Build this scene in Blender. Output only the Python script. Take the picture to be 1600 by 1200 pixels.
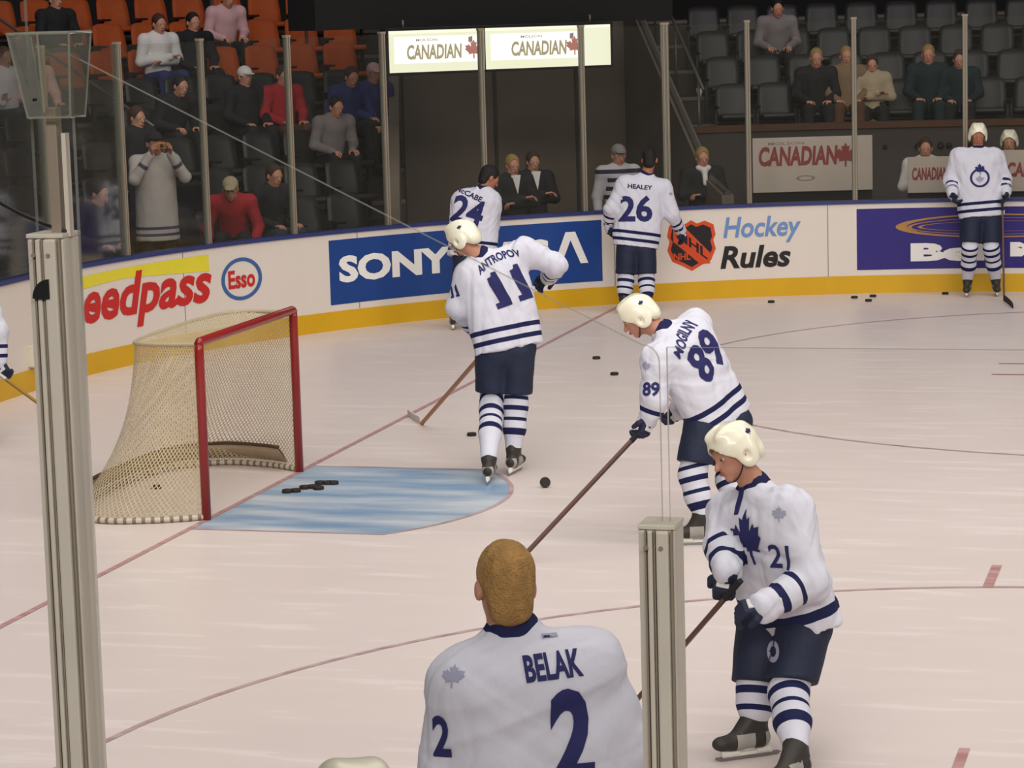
import bpy, bmesh, math, random
import numpy as np
from mathutils import Vector, Matrix
from mathutils.bvhtree import BVHTree

for o in list(bpy.data.objects):
    bpy.data.objects.remove(o)
SC = bpy.context.scene
COL = SC.collection
random.seed(7)
PI = math.pi

# ------------------------------------------------------------------ camera
CAM = np.array([6.7303402, -17.1579961, 3.4131520])
YAW, PIT, ROL, FPX = 1.8441953, 0.1445219, -0.0280297, 4094.4
CF = np.array([math.cos(PIT)*math.cos(YAW), math.cos(PIT)*math.sin(YAW), -math.sin(PIT)])
_r = np.cross(CF, [0, 0, 1.0]); _r /= np.linalg.norm(_r)
_u = np.cross(_r, CF)
CR = _r*math.cos(ROL) + _u*math.sin(ROL)
CU = -_r*math.sin(ROL) + _u*math.cos(ROL)
cd = bpy.data.cameras.new('camera')
cam = bpy.data.objects.new('camera', cd)
COL.objects.link(cam)
cam.matrix_world = Matrix(((CR[0], CU[0], -CF[0], CAM[0]), (CR[1], CU[1], -CF[1], CAM[1]),
                           (CR[2], CU[2], -CF[2], CAM[2]), (0, 0, 0, 1)))
cd.sensor_width = 36
cd.lens = FPX/1600*36
cd.clip_start = 0.05
cd.clip_end = 200
SC.camera = cam

# ------------------------------------------------------------------ world, light, exposure
w = bpy.data.worlds.new('arena_air'); SC.world = w
w.use_nodes = True
w.node_tree.nodes['Background'].inputs[0].default_value = (0.80, 0.80, 0.92, 1)
w.node_tree.nodes['Background'].inputs[1].default_value = 0.12
def area(name, loc, target, sx, sy, power, col, spread=PI):
    l = bpy.data.lights.new(name, 'AREA'); l.shape = 'RECTANGLE'; l.size = sx; l.size_y = sy
    l.energy = power; l.color = col; l.spread = spread
    o = bpy.data.objects.new(name, l); COL.objects.link(o); o.location = loc
    o.rotation_euler = (Vector(target)-Vector(loc)).to_track_quat('-Z', 'Y').to_euler()
    return o
area('rink_light_bank', (6, 0, 17), (6, 0, 0), 24, 16, 1500, (1.0, 0.97, 0.94), 2.1)
area('catwalk_light_bank', (8, -12, 14), (3, 9, 0.5), 20, 3, 820, (1.0, 0.97, 0.95), 1.9)
area('catwalk_light_bank', (24, -3, 15), (4, 2, 0.5), 3, 16, 520, (1.0, 0.96, 0.93), 1.9)
area('camera_side_fill_light', (9, -27, 12), (4, -4, 1.0), 22, 3, 1100, (1.0, 0.96, 0.92), 1.9)  # fill added behind the camera to brighten the fronts of the near posts
SC.view_settings.view_transform = 'Standard'
SC.view_settings.look = 'None'
SC.view_settings.exposure = 0.0
SC.view_settings.gamma = 1.0
SC.view_settings.use_curve_mapping = False
SC.cycles.transparent_max_bounces = 32
SC.cycles.max_bounces = 6

# ------------------------------------------------------------------ numbers
def at(px, py, d):
    return CAM + d*(CF + CR*(px-800)/FPX - CU*(py-600)/FPX)
def ice_at(px, py, z=0.0):
    r = CF + CR*(px-800)/FPX - CU*(py-600)/FPX
    return CAM + r*((z-CAM[2])/r[2])
def proj(P):
    d = np.asarray(P, float)-CAM; z = d@CF
    return 800+FPX*(d@CR)/z, 600-FPX*(d@CU)/z, z
def camvec(r, u, t):
    v = CR*r + CU*u - CF*t
    return v/np.linalg.norm(v)
def N(v):
    v = np.asarray(v, float); return v/(np.linalg.norm(v)+1e-12)
RAD, XE, YS = 8.53, -3.96, 12.95
CX, CY = XE+RAD, YS-RAD
LARC = PI/2*RAD
def bp(s, h=0.0, o=0.0):              # point of the rink's outline: s along it, o outwards
    if s < CY: return np.array((XE-o, s, h))
    if s < CY+LARC:
        a = (s-CY)/RAD; return np.array((CX-(RAD+o)*math.cos(a), CY+(RAD+o)*math.sin(a), h))
    return np.array((CX+s-CY-LARC, YS+o, h))
def bn(s):                            # inward normal
    if s < CY: return np.array((1.0, 0, 0))
    if s < CY+LARC:
        a = (s-CY)/RAD; return np.array((math.cos(a), -math.sin(a), 0))
    return np.array((0, -1.0, 0))
def s_of_px(px, h=1.0, o=0.0):
    lo, hi = -8.0, 28.0
    for _ in range(36):
        m = (lo+hi)/2
        if proj(bp(m, h, o))[0] < px: lo = m
        else: hi = m
    return lo

# ------------------------------------------------------------------ materials
def lin(c):
    return tuple(((x/255)/12.92 if x/255 <= .04045 else ((x/255+.055)/1.055)**2.4) for x in c)
class NT:
    def __init__(s, m):
        m.use_nodes = True; s.t = m.node_tree; s.n = s.t.nodes; s.b = s.n['Principled BSDF']
    def new(s, k, **kw):
        n = s.n.new(k)
        for a, v in kw.items(): setattr(n, a, v)
        return n
    def link(s, a, b): s.t.links.new(a, b)
    def math(s, op, a, b=None, c=None):
        n = s.new('ShaderNodeMath', operation=op)
        for i, v in enumerate((a, b, c)):
            if v is None: continue
            if hasattr(v, 'is_output'): s.link(v, n.inputs[i])
            else: n.inputs[i].default_value = v
        return n.outputs[0]
    def mix(s, f, a, b):
        n = s.new('ShaderNodeMix', data_type='RGBA')
        for i, v in ((0, f), (6, a), (7, b)):
            if hasattr(v, 'is_output'): s.link(v, n.inputs[i])
            else: n.inputs[i].default_value = v if i == 0 else (*v[:3], 1)
        return n.outputs[2]
    def noise(s, scale, detail=3, vec=None, stretch=None):
        tc = s.new('ShaderNodeTexCoord'); o = tc.outputs['Object']
        if stretch:
            mp = s.new('ShaderNodeMapping'); mp.inputs['Scale'].default_value = stretch
            s.link(o, mp.inputs[0]); o = mp.outputs[0]
        n = s.new('ShaderNodeTexNoise'); n.inputs['Scale'].default_value = scale; n.inputs['Detail'].default_value = detail
        s.link(o, n.inputs['Vector']); return n.outputs[0]
def mat(name, c, rough=.6, var=.12, scale=9, metal=0, spec=.4, bump=0, coat=0):
    m = bpy.data.materials.new(name); t = NT(m)
    c = lin(c); n = t.noise(scale)
    lo = tuple(x*(1-var) for x in c); hi = tuple(min(1, x*(1+var)) for x in c)
    t.link(t.mix(n, lo, hi), t.b.inputs['Base Color'])
    t.b.inputs['Roughness'].default_value = rough; t.b.inputs['Metallic'].default_value = metal
    t.b.inputs['Specular IOR Level'].default_value = spec
    if coat: t.b.inputs['Coat Weight'].default_value = coat
    if bump:
        b = t.new('ShaderNodeBump'); b.inputs['Strength'].default_value = bump; b.inputs['Distance'].default_value = .01
        t.link(t.noise(scale*6), b.inputs['Height']); t.link(b.outputs[0], t.b.inputs['Normal'])
    return m
def emis(name, c, st, edge=None):
    m = bpy.data.materials.new(name); t = NT(m)
    col = t.mix(t.noise(1.2, 1), lin(c), lin(edge or c))
    t.link(col, t.b.inputs['Emission Color']); t.b.inputs['Emission Strength'].default_value = st
    t.b.inputs['Base Color'].default_value = (.2, .2, .2, 1)
    return m
def striped(name, base, dark, bands, rough=.75, var=.05):
    """bands: list of (attribute, lo, hi) coloured dark on base"""
    m = bpy.data.materials.new(name); t = NT(m); tot = None; at_ = {}
    for a, lo, hi in bands:
        if a not in at_:
            n = t.new('ShaderNodeAttribute', attribute_name=a); at_[a] = n.outputs['Fac']
        v = t.math('COMPARE', at_[a], (lo+hi)/2, (hi-lo)/2)
        tot = v if tot is None else t.math('MAXIMUM', tot, v)
    c = lin(base)
    nn = t.noise(7)
    b = t.mix(nn, tuple(x*(1-var) for x in c), tuple(min(1, x*(1+var)) for x in c))
    t.link(t.mix(tot, b, lin(dark)), t.b.inputs['Base Color'])
    t.b.inputs['Roughness'].default_value = rough; t.b.inputs['Specular IOR Level'].default_value = .2
    bm_ = t.new('ShaderNodeBump'); bm_.inputs['Strength'].default_value = .55; bm_.inputs['Distance'].default_value = .02
    t.link(t.noise(9, 4, stretch=(1.2, 1.2, .7)), bm_.inputs['Height']); t.link(bm_.outputs[0], t.b.inputs['Normal'])
    return m
BLUE = (22, 26, 66)
NAVY = (20, 28, 52)
WHITE = (200, 199, 208)
M = dict(
    board=mat('white_board_plastic', (216, 205, 193), .35, .03, 2, spec=.5),
    yellow=mat('yellow_kickplate', (205, 158, 18), .4, .08, 3),
    bluecap=mat('blue_cap_rail', (44, 52, 104), .4),
    navy=mat('navy_nylon', NAVY, .7, .2, 8, bump=.3),
    blueprint=mat('blue_twill', (30, 30, 84), .8),
    greyprint=mat('grey_print', (150, 150, 170), .8),
    white=mat('white_plastic', (226, 222, 212), .35, .05),
    helmet=mat('helmet_white_plastic', (228, 222, 198), .28, .04, 6, coat=.3),
    black=mat('black_rubber', (22, 20, 20), .5),
    puck=mat('vulcanized_rubber', (34, 24, 20), .6),
    steel=mat('skate_steel', (150, 150, 150), .25, metal=1),
    bootgrey=mat('skate_boot_leather', (50, 48, 44), .5, .35, 20),
    ad_blue=mat('ad_royal_blue', (24, 62, 128), .4, .05),
    ad_purple=mat('ad_deep_indigo', (38, 26, 110), .4, .06),
    ad_white=mat('ad_white_ink', (232, 228, 222), .45, .02),
    ad_red=mat('ad_red_ink', (190, 34, 30), .45, .06),
    ad_yellow=mat('ad_yellow_ink', (220, 205, 50), .45, .06),
    ad_esso=mat('ad_blue_ink', (58, 92, 150), .45, .06),
    ad_lblue=mat('ad_pale_blue_ink', (104, 136, 184), .45, .06),
    ad_black=mat('ad_black_ink', (26, 22, 22), .45, .06),
    ad_orange=mat('ad_orange_ink', (206, 70, 26), .45, .08),
    ad_gold=mat('ad_gold_ink', (168, 122, 62), .45, .2, 14),
    ad_grey=mat('ad_grey_ink', (130, 120, 120), .45, .08),
    red=mat('red_goal_paint', (138, 22, 16), .3, .1, 5, coat=.3),
    alu=mat('brushed_aluminium', (206, 196, 178), .4, .12, 5, metal=0),
    alu_dk=mat('aluminium_groove', (142, 128, 110), .5, .1, 5),
    post=mat('far_post_aluminium', (112, 110, 97), .45, .1, metal=.3),
    concrete=mat('stands_concrete', (64, 57, 52), .85, .25, 3),
    concrete_lt=mat('pale_concrete', (104, 94, 84), .85, .2, 3),
    tunnel=mat('tunnel_wall_paint', (104, 92, 82), .85, .2, 1.2),
    dark=mat('dark_wall', (18, 17, 16), .9),
    seat=mat('charcoal_seat_plastic', (34, 31, 30), .5, .2, 6),
    seat_orange=mat('orange_seat_fabric', (150, 62, 8), .7, .25, 6),
    seat_metal=mat('seat_iron', (30, 30, 30), .5),
    rail=mat('rail_pipe', (96, 92, 84), .4, metal=.5),
    wood=mat('stick_wood', (150, 100, 62), .5, .2, 30),
    woodd=mat('stick_composite_brown', (84, 52, 44), .45, .2, 30),
    tape_w=mat('white_tape', (200, 190, 182), .8),
    tape_b=mat('black_tape', (24, 20, 20), .8),
    shaft_y=mat('stick_yellow_shaft', (150, 115, 40), .5),
    skin=mat('skin_light', (180, 128, 104), .55, .08, 14, spec=.35),
    skin_d=mat('skin_tan', (160, 104, 76), .55, .1, 14),
    eye=mat('eye_white', (176, 166, 158), .3), iris=mat('eye_dark', (36, 26, 22), .3),
    lip=mat('lip_rose', (160, 84, 76), .5),
    hair_blond=mat('hair_blond', (164, 124, 68), .8, .5, 26, bump=1.0),
    hair_black=mat('hair_black', (16, 13, 12), .6, .3, 30, bump=.6),
    hair_brown=mat('hair_brown', (60, 36, 22), .7, .4, 30, bump=.6),
    hair_light=mat('hair_sandy', (150, 120, 70), .7, .4, 30, bump=.6),
    cloth_black=mat('cloth_black', (24, 23, 26), .85, .3),
    cloth_red=mat('cloth_red', (150, 28, 36), .85, .2),
    cloth_blue=mat('cloth_blue', (38, 44, 96), .85, .3),
    cloth_teal=mat('cloth_dark_teal', (18, 36, 38), .85, .3),
    cloth_grey=mat('cloth_grey', (120, 112, 112), .85, .2),
    cloth_tan=mat('cloth_tan', (120, 96, 72), .85, .3),
    cloth_white=mat('cloth_white', (205, 200, 198), .85, .1),
    cloth_cream=mat('cloth_cream', (160, 144, 118), .85, .1),
    cloth_pink=mat('cloth_pale_pink', (190, 150, 152), .85, .1),
    cloth_brown=mat('cloth_brown', (80, 52, 34), .85, .2),
    denim=mat('denim', (46, 52, 66), .85, .2),
    padding=mat('goal_skirt_canvas', (168, 152, 126), .85, .15, 12),
    camorange=mat('orange_camera', (190, 110, 30), .5),
    cup=mat('paper_cup', (225, 220, 214), .6),
)

# ------------------------------------------------------------------ mesh helpers
def link(o, parent=None):
    COL.objects.link(o)
    if parent is not None: o.parent = parent
    return o
def mk(name, V, F, mats, idx=None, attrs=None, parent=None, smooth=True, loc=None):
    """V in world coordinates; loc/parent location is subtracted"""
    V = np.asarray(V, float).reshape(-1, 3)
    org = np.array(loc if loc is not None else (parent_org(parent) if parent is not None else (0, 0, 0)), float)
    me = bpy.data.meshes.new(name)
    F = [tuple(int(i) for i in f) for f in F]
    me.from_pydata((V-org).tolist(), [], F)
    if not isinstance(mats, (list, tuple)): mats = [mats]
    for m in mats: me.materials.append(m)
    if idx is not None: me.polygons.foreach_set('material_index', np.asarray(idx, np.int32))
    me.polygons.foreach_set('use_smooth', np.full(len(F), smooth))
    for k, a in (attrs or {}).items():
        at_ = me.attributes.new(k, 'FLOAT', 'POINT'); at_.data.foreach_set('value', np.asarray(a, np.float32))
    me.update()
    o = bpy.data.objects.new(name, me)
    if parent is None: o.location = org
    link(o, parent)
    return o
def parent_org(p):
    v = np.zeros(3)
    while p is not None:
        v = v+np.array(p.location); p = p.parent
    return v
def thing(name, label, cat, loc=(0, 0, 0), group=None):
    o = bpy.data.objects.new(name, None); o.empty_display_size = .1; COL.objects.link(o); o.location = loc
    tag(o, label, cat, group); return o
def tag(o, label, cat, group=None):
    o['label'] = label; o['category'] = cat
    if group: o['group'] = group
    return o
def struct(o):
    o['kind'] = 'structure'; return o
class MB:
    """collects world-space polygons with material indices"""
    def __init__(s): s.V = []; s.F = []; s.I = []
    def add(s, V, F, i=0):
        n = len(s.V); s.V += [tuple(v) for v in V]
        for f in F: s.F.append(tuple(k+n for k in f)); s.I.append(i)
    def box(s, c, ax, ay, az, hx, hy, hz, i=0, bev=0):
        c, ax, ay, az = map(np.asarray, (c, ax, ay, az))
        if bev <= 0:
            P = [c+ax*hx*a+ay*hy*b+az*hz*d for a in (-1, 1) for b in (-1, 1) for d in (-1, 1)]
            s.add(P, [(0, 1, 3, 2), (4, 6, 7, 5), (0, 4, 5, 1), (2, 3, 7, 6), (0, 2, 6, 4), (1, 5, 7, 3)], i)
        else:
            bm = bmesh.new(); bmesh.ops.create_cube(bm, size=2)
            for v in bm.verts: v.co = Vector((v.co.x*hx, v.co.y*hy, v.co.z*hz))
            bmesh.ops.bevel(bm, geom=bm.edges[:], offset=bev, segments=2, affect='EDGES', profile=.6)
            s.add([c+ax*v.co.x+ay*v.co.y+az*v.co.z for v in bm.verts], [[v.index for v in f.verts] for f in bm.faces], i)
            bm.free()
    def tube(s, pts, r, i=0, n=10, closed=False, sx=1.0):
        pts = [np.asarray(p, float) for p in pts]; m = len(pts)
        rr = r if hasattr(r, '__len__') else [r]*m
        up = None; base = len(s.V); T = []
        for k in range(m):
            a = pts[(k-1) % m] if closed or k > 0 else pts[0]; b = pts[(k+1) % m] if closed or k < m-1 else pts[-1]
            t = N(b-a)
            if up is None:
                up = N(np.cross(t, (0, 0, 1.0)) if abs(t[2]) < .95 else np.cross(t, (0, 1.0, 0)))
            up = N(up-t*(up@t)); v = np.cross(t, up)
            for j in range(n):
                q = 2*PI*j/n; s.V.append(tuple(pts[k]+rr[k]*(up*math.cos(q)*sx+v*math.sin(q))))
        K = m if closed else m-1
        for k in range(K):
            for j in range(n):
                a = base+k*n+j; b = base+k*n+(j+1) % n; c = base+((k+1) % m)*n+(j+1) % n; d = base+((k+1) % m)*n+j
                s.F.append((a, d, c, b)); s.I.append(i)
        if not closed:
            s.F.append(tuple(base+j for j in range(n))); s.I.append(i)
            s.F.append(tuple(base+(m-1)*n+j for j in range(n))[::-1]); s.I.append(i)
    def out(s, name, mats, parent=None, smooth=True, loc=None, attrs=None):
        return mk(name, s.V, s.F, mats, s.I, attrs, parent, smooth, loc)
X, Y, Z = np.eye(3)

# ------------------------------------------------------------------ implicit surfaces -> one smooth mesh
class Prim:
    def __init__(s, kind, p, k=.03, op='add', tg=0): s.kind, s.p, s.k, s.op, s.tg = kind, p, k, op, tg
    def bb(s):
        if s.kind == 'cap':
            a, b, ra, rb = s.p[:4]; r = max(ra, rb); return np.minimum(a, b)-r, np.maximum(a, b)+r
        if s.kind in ('ell', 'box'):
            c, r = s.p[:2]; m = float(np.linalg.norm(r)) if s.kind == 'box' else max(r); return c-m, c+m
    def d(s, P):
        if s.kind == 'cap':
            a, b, ra, rb, fl = s.p
            ab = b-a; L = ab@ab+1e-9
            t = np.clip(((P-a)@ab)/L, 0, 1)
            q = P-a-t[..., None]*ab
            if fl is not None:
                n, kk = fl; q = q+n*((q@n)*(1/kk-1))[..., None]
            return np.sqrt((q*q).sum(-1))-(ra+(rb-ra)*t)
        if s.kind == 'ell':
            c, r, R = s.p; q = (P-c)@R.T
            k0 = np.sqrt(((q/r)**2).sum(-1)); k1 = np.sqrt(((q/(r*r))**2).sum(-1))
            return k0*(k0-1)/(k1+1e-6)
        if s.kind == 'box':
            c, r, R, rd = s.p; q = np.abs((P-c)@R.T)-r+rd
            return np.sqrt((np.maximum(q, 0)**2).sum(-1))+np.minimum(q.max(-1), 0)-rd
def cap(a, b, ra, rb=None, fl=None, **k):
    return Prim('cap', (np.asarray(a, float), np.asarray(b, float), ra, ra if rb is None else rb, fl), **k)
def ell(c, r, R=np.eye(3), **k): return Prim('ell', (np.asarray(c, float), np.asarray(r, float), np.asarray(R, float)), **k)
def rbox(c, r, R=np.eye(3), rd=.01, **k): return Prim('box', (np.asarray(c, float), np.asarray(r, float), np.asarray(R, float), rd), **k)
def sdf(prims, h, cuts=(), wr=None):
    """cuts: (point, normal) keeps the side where (P-point).normal < 0"""
    adds = [p for p in prims if p.op == 'add']
    lo = np.min([p.bb()[0] for p in adds], 0)-3*h; hi = np.max([p.bb()[1] for p in adds], 0)+3*h
    n = np.ceil((hi-lo)/h).astype(int)+1
    D = np.full(n, 9.0, np.float32)
    for p in prims:
        b0, b1 = p.bb(); mg = p.k+3*h
        i0 = np.maximum(((b0-mg-lo)/h).astype(int), 0); i1 = np.minimum(((b1+mg-lo)/h).astype(int)+2, n)
        if np.any(i1 <= i0): continue
        sl = tuple(slice(a, b) for a, b in zip(i0, i1))
        g = np.stack(np.meshgrid(*[lo[a]+h*np.arange(i0[a], i1[a]) for a in range(3)], indexing='ij'), -1)
        d = p.d(g); cur = D[sl]
        if p.op == 'add':
            t = np.clip(.5+.5*(cur-d)/p.k, 0, 1); D[sl] = cur*(1-t)+d*t-p.k*t*(1-t)
        else:
            d = -d; t = np.clip(.5-.5*(cur-d)/p.k, 0, 1); D[sl] = cur*(1-t)+d*t+p.k*t*(1-t)
    if cuts:
        g = [lo[a]+h*np.arange(n[a]) for a in range(3)]
        for pt, nr in cuts:
            nr = N(nr)
            pl = (g[0][:, None, None]-pt[0])*nr[0]+(g[1][None, :, None]-pt[1])*nr[1]+(g[2][None, None, :]-pt[2])*nr[2]
            D = np.maximum(D, pl.astype(np.float32))
    ins = D < 0
    A = ins[:-1, :-1, :-1]; c8 = [ins[i:n[0]-1+i, j:n[1]-1+j, k:n[2]-1+k] for i in (0, 1) for j in (0, 1) for k in (0, 1)]
    s8 = np.sum(c8, 0); act = (s8 > 0) & (s8 < 8)
    ci = np.argwhere(act); idm = -np.ones(act.shape, np.int64); idm[act] = np.arange(len(ci))
    acc = np.zeros((len(ci), 3)); cnt = np.zeros(len(ci))
    cor = [(i, j, k) for i in (0, 1) for j in (0, 1) for k in (0, 1)]
    for a in range(8):
        for b in range(a+1, 8):
            if sum(x != y for x, y in zip(cor[a], cor[b])) != 1: continue
            pa = ci+cor[a]; pb = ci+cor[b]
            va = D[pa[:, 0], pa[:, 1], pa[:, 2]]; vb = D[pb[:, 0], pb[:, 1], pb[:, 2]]
            m = (va < 0) != (vb < 0)
            t = np.zeros(len(ci)); t[m] = va[m]/(va[m]-vb[m])
            acc[m] += pa[m]+(pb[m]-pa[m])*t[m, None]; cnt[m] += 1
    V = lo+h*acc/cnt[:, None]
    Q = []
    for ax in range(3):
        o1, o2 = [(1, 2), (2, 0), (0, 1)][ax]
        sa = [slice(None)]*3; sb = [slice(None)]*3; sa[ax] = slice(0, -1); sb[ax] = slice(1, None)
        ch = ins[tuple(sa)] != ins[tuple(sb)]
        e = np.argwhere(ch)
        e = e[(e[:, o1] > 0) & (e[:, o2] > 0) & (e[:, o1] < n[o1]-1) & (e[:, o2] < n[o2]-1)]
        if not len(e): continue
        d1 = np.zeros(3, int); d1[o1] = 1; d2 = np.zeros(3, int); d2[o2] = 1
        q = np.stack([idm[tuple((e-d1-d2).T)], idm[tuple((e-d2).T)], idm[tuple(e.T)], idm[tuple((e-d1).T)]], 1)
        f = ~ins[tuple(e.T)]
        q[f] = q[f][:, ::-1]
        Q.append(q)
    Q = np.concatenate(Q); Q = Q[(Q >= 0).all(1)]
    if wr:
        amp, fr, sd = wr; rs = np.random.RandomState(sd)
        dn = np.zeros(len(V))
        for k in range(5):
            kv = rs.normal(size=3)*fr*(1+.5*k)*np.array((1.1, 1.1, .6)); kv2 = rs.normal(size=3)*fr*.5
            ph = V@kv+2*np.sin(V@kv2)+rs.rand()*6; dn += (.45*np.sin(ph)+.75*(.64-np.abs(np.sin(ph*.5+1))))/(1+.5*k)
        nr = vnormals(V, Q)
        V = V+nr*(amp*dn/2)[:, None]
    return V, Q
def vnormals(V, Q):
    a = V[Q[:, 0]]; b = V[Q[:, 1]]; c = V[Q[:, 2]]; d = V[Q[:, 3]]
    fn = np.cross(c-a, d-b); nr = np.zeros_like(V)
    for k in range(4): np.add.at(nr, Q[:, k], fn)
    return nr/(np.linalg.norm(nr, axis=1)[:, None]+1e-12)

# ------------------------------------------------------------------ flat lettering and marks, bent onto surfaces
_tc = {}
def text2d(txt, bold=.0, shear=0.0, cell=None):
    key = (txt, bold, shear)
    if key not in _tc:
        c = bpy.data.curves.new('t', 'FONT'); c.body = txt; c.size = 1; c.offset = bold; c.shear = shear; c.resolution_u = 3
        o = bpy.data.objects.new('t', c); me = bpy.data.meshes.new_from_object(o)
        V = np.array([v.co[:2] for v in me.vertices]); F = [tuple(p.vertices) for p in me.polygons]
        bpy.data.objects.remove(o); bpy.data.curves.remove(c); bpy.data.meshes.remove(me)
        V -= V.min(0); _tc[key] = (V/V.max(0), F)
    return _tc[key]
def poly2d(P): return np.array(P, float), [tuple(range(len(P)))]
def ring2d(n=40, w=.14, sx=1.0, sy=1.0):
    V = []; F = []
    for k in range(n):
        a = 2*PI*k/n; V += [(math.cos(a)*sx, math.sin(a)*sy), (math.cos(a)*(sx-w), math.sin(a)*(sy-w))]
    for k in range(n):
        a = 2*k; b = 2*((k+1) % n); F.append((a, b, b+1, a+1))
    return np.array(V)/2+.5, F
LEAF = [(0, 1), (.12, .78), (.26, .84), (.2, .52), (.42, .7), (.47, .6), (.68, .62), (.6, .42), (.7, .36), (.38, .1), (.42, 0), (.06, .06), (.05, -.28),
        (-.05, -.28), (-.06, .06), (-.42, 0), (-.38, .1), (-.7, .36), (-.6, .42), (-.68, .62), (-.47, .6), (-.42, .7), (-.2, .52), (-.26, .84), (-.12, .78)]
LEAF = [(x/1.4+.5, (y+.28)/1.28) for x, y in LEAF]
def cut2d(V, F, cell):
    """triangulate and slice a flat shape along a grid so that it can be bent"""
    bm = bmesh.new(); vs = [bm.verts.new((x, y, 0)) for x, y in V]
    for f in F:
        try: bm.faces.new([vs[i] for i in f])
        except ValueError: pass
    bmesh.ops.triangulate(bm, faces=bm.faces[:])
    for ax in range(2):
        lo, hi = V[:, ax].min(), V[:, ax].max(); k = math.ceil(lo/cell)*cell
        while k < hi:
            if k > lo+1e-5:
                bmesh.ops.bisect_plane(bm, geom=bm.verts[:]+bm.edges[:]+bm.faces[:], plane_co=(k, 0, 0) if ax == 0 else (0, k, 0), plane_no=(1, 0, 0) if ax == 0 else (0, 1, 0))
            k += cell
    bm.verts.index_update()
    W = np.array([v.co[:2] for v in bm.verts]); G = [tuple(v.index for v in f.verts) for f in bm.faces]
    bm.free(); return W, G
def board_print(mb, shape, s0, h0, wd, ht, mi, off=.006, o=0.0, cell=.25, slope=0.0):
    V, F = shape; V = V*np.array([wd, ht]); V, F = cut2d(V, F, cell)
    P = [bp(s0+u, h0+v+slope*u, o)+bn(s0+u)*off for u, v in V]
    P2 = np.array(P)
    G = []
    for f in F:
        nr = np.cross(P2[f[1]]-P2[f[0]], P2[f[2]]-P2[f[0]])
        G.append(f if nr@bn(s0) > 0 else f[::-1])
    mb.add(P, G, mi)
def print_on(V, Q, shape, org, u, v, nrm, wd, ht, cell=.02, off=.0035, bow=0.0):
    """project a flat shape (centred at org) along -nrm onto the mesh V,Q; returns verts, faces"""
    bv = BVHTree.FromPolygons([Vector(p) for p in V], [tuple(int(i) for i in q) for q in Q])
    S, F = shape; S = (S-.5)*np.array([wd, ht]); S, F = cut2d(S, F, cell)
    P = []; ok = []
    for a, b in S:
        b = b-bow*a*a
        st = org+u*a+v*b+nrm*.25
        hit = bv.ray_cast(Vector(st), Vector(-nrm), .7)
        if hit[0] is None: P.append(org+u*a+v*b); ok.append(False)
        else: P.append(np.array(hit[0])+np.array(hit[1])*off*.3+nrm*off); ok.append(True)
    G = [f for f in F if all(ok[i] for i in f)]
    H = []
    for f in G:
        nr = np.cross(P[f[1]]-P[f[0]], P[f[2]]-P[f[0]]); H.append(f if nr@nrm > 0 else f[::-1])
    return P, H

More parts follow.
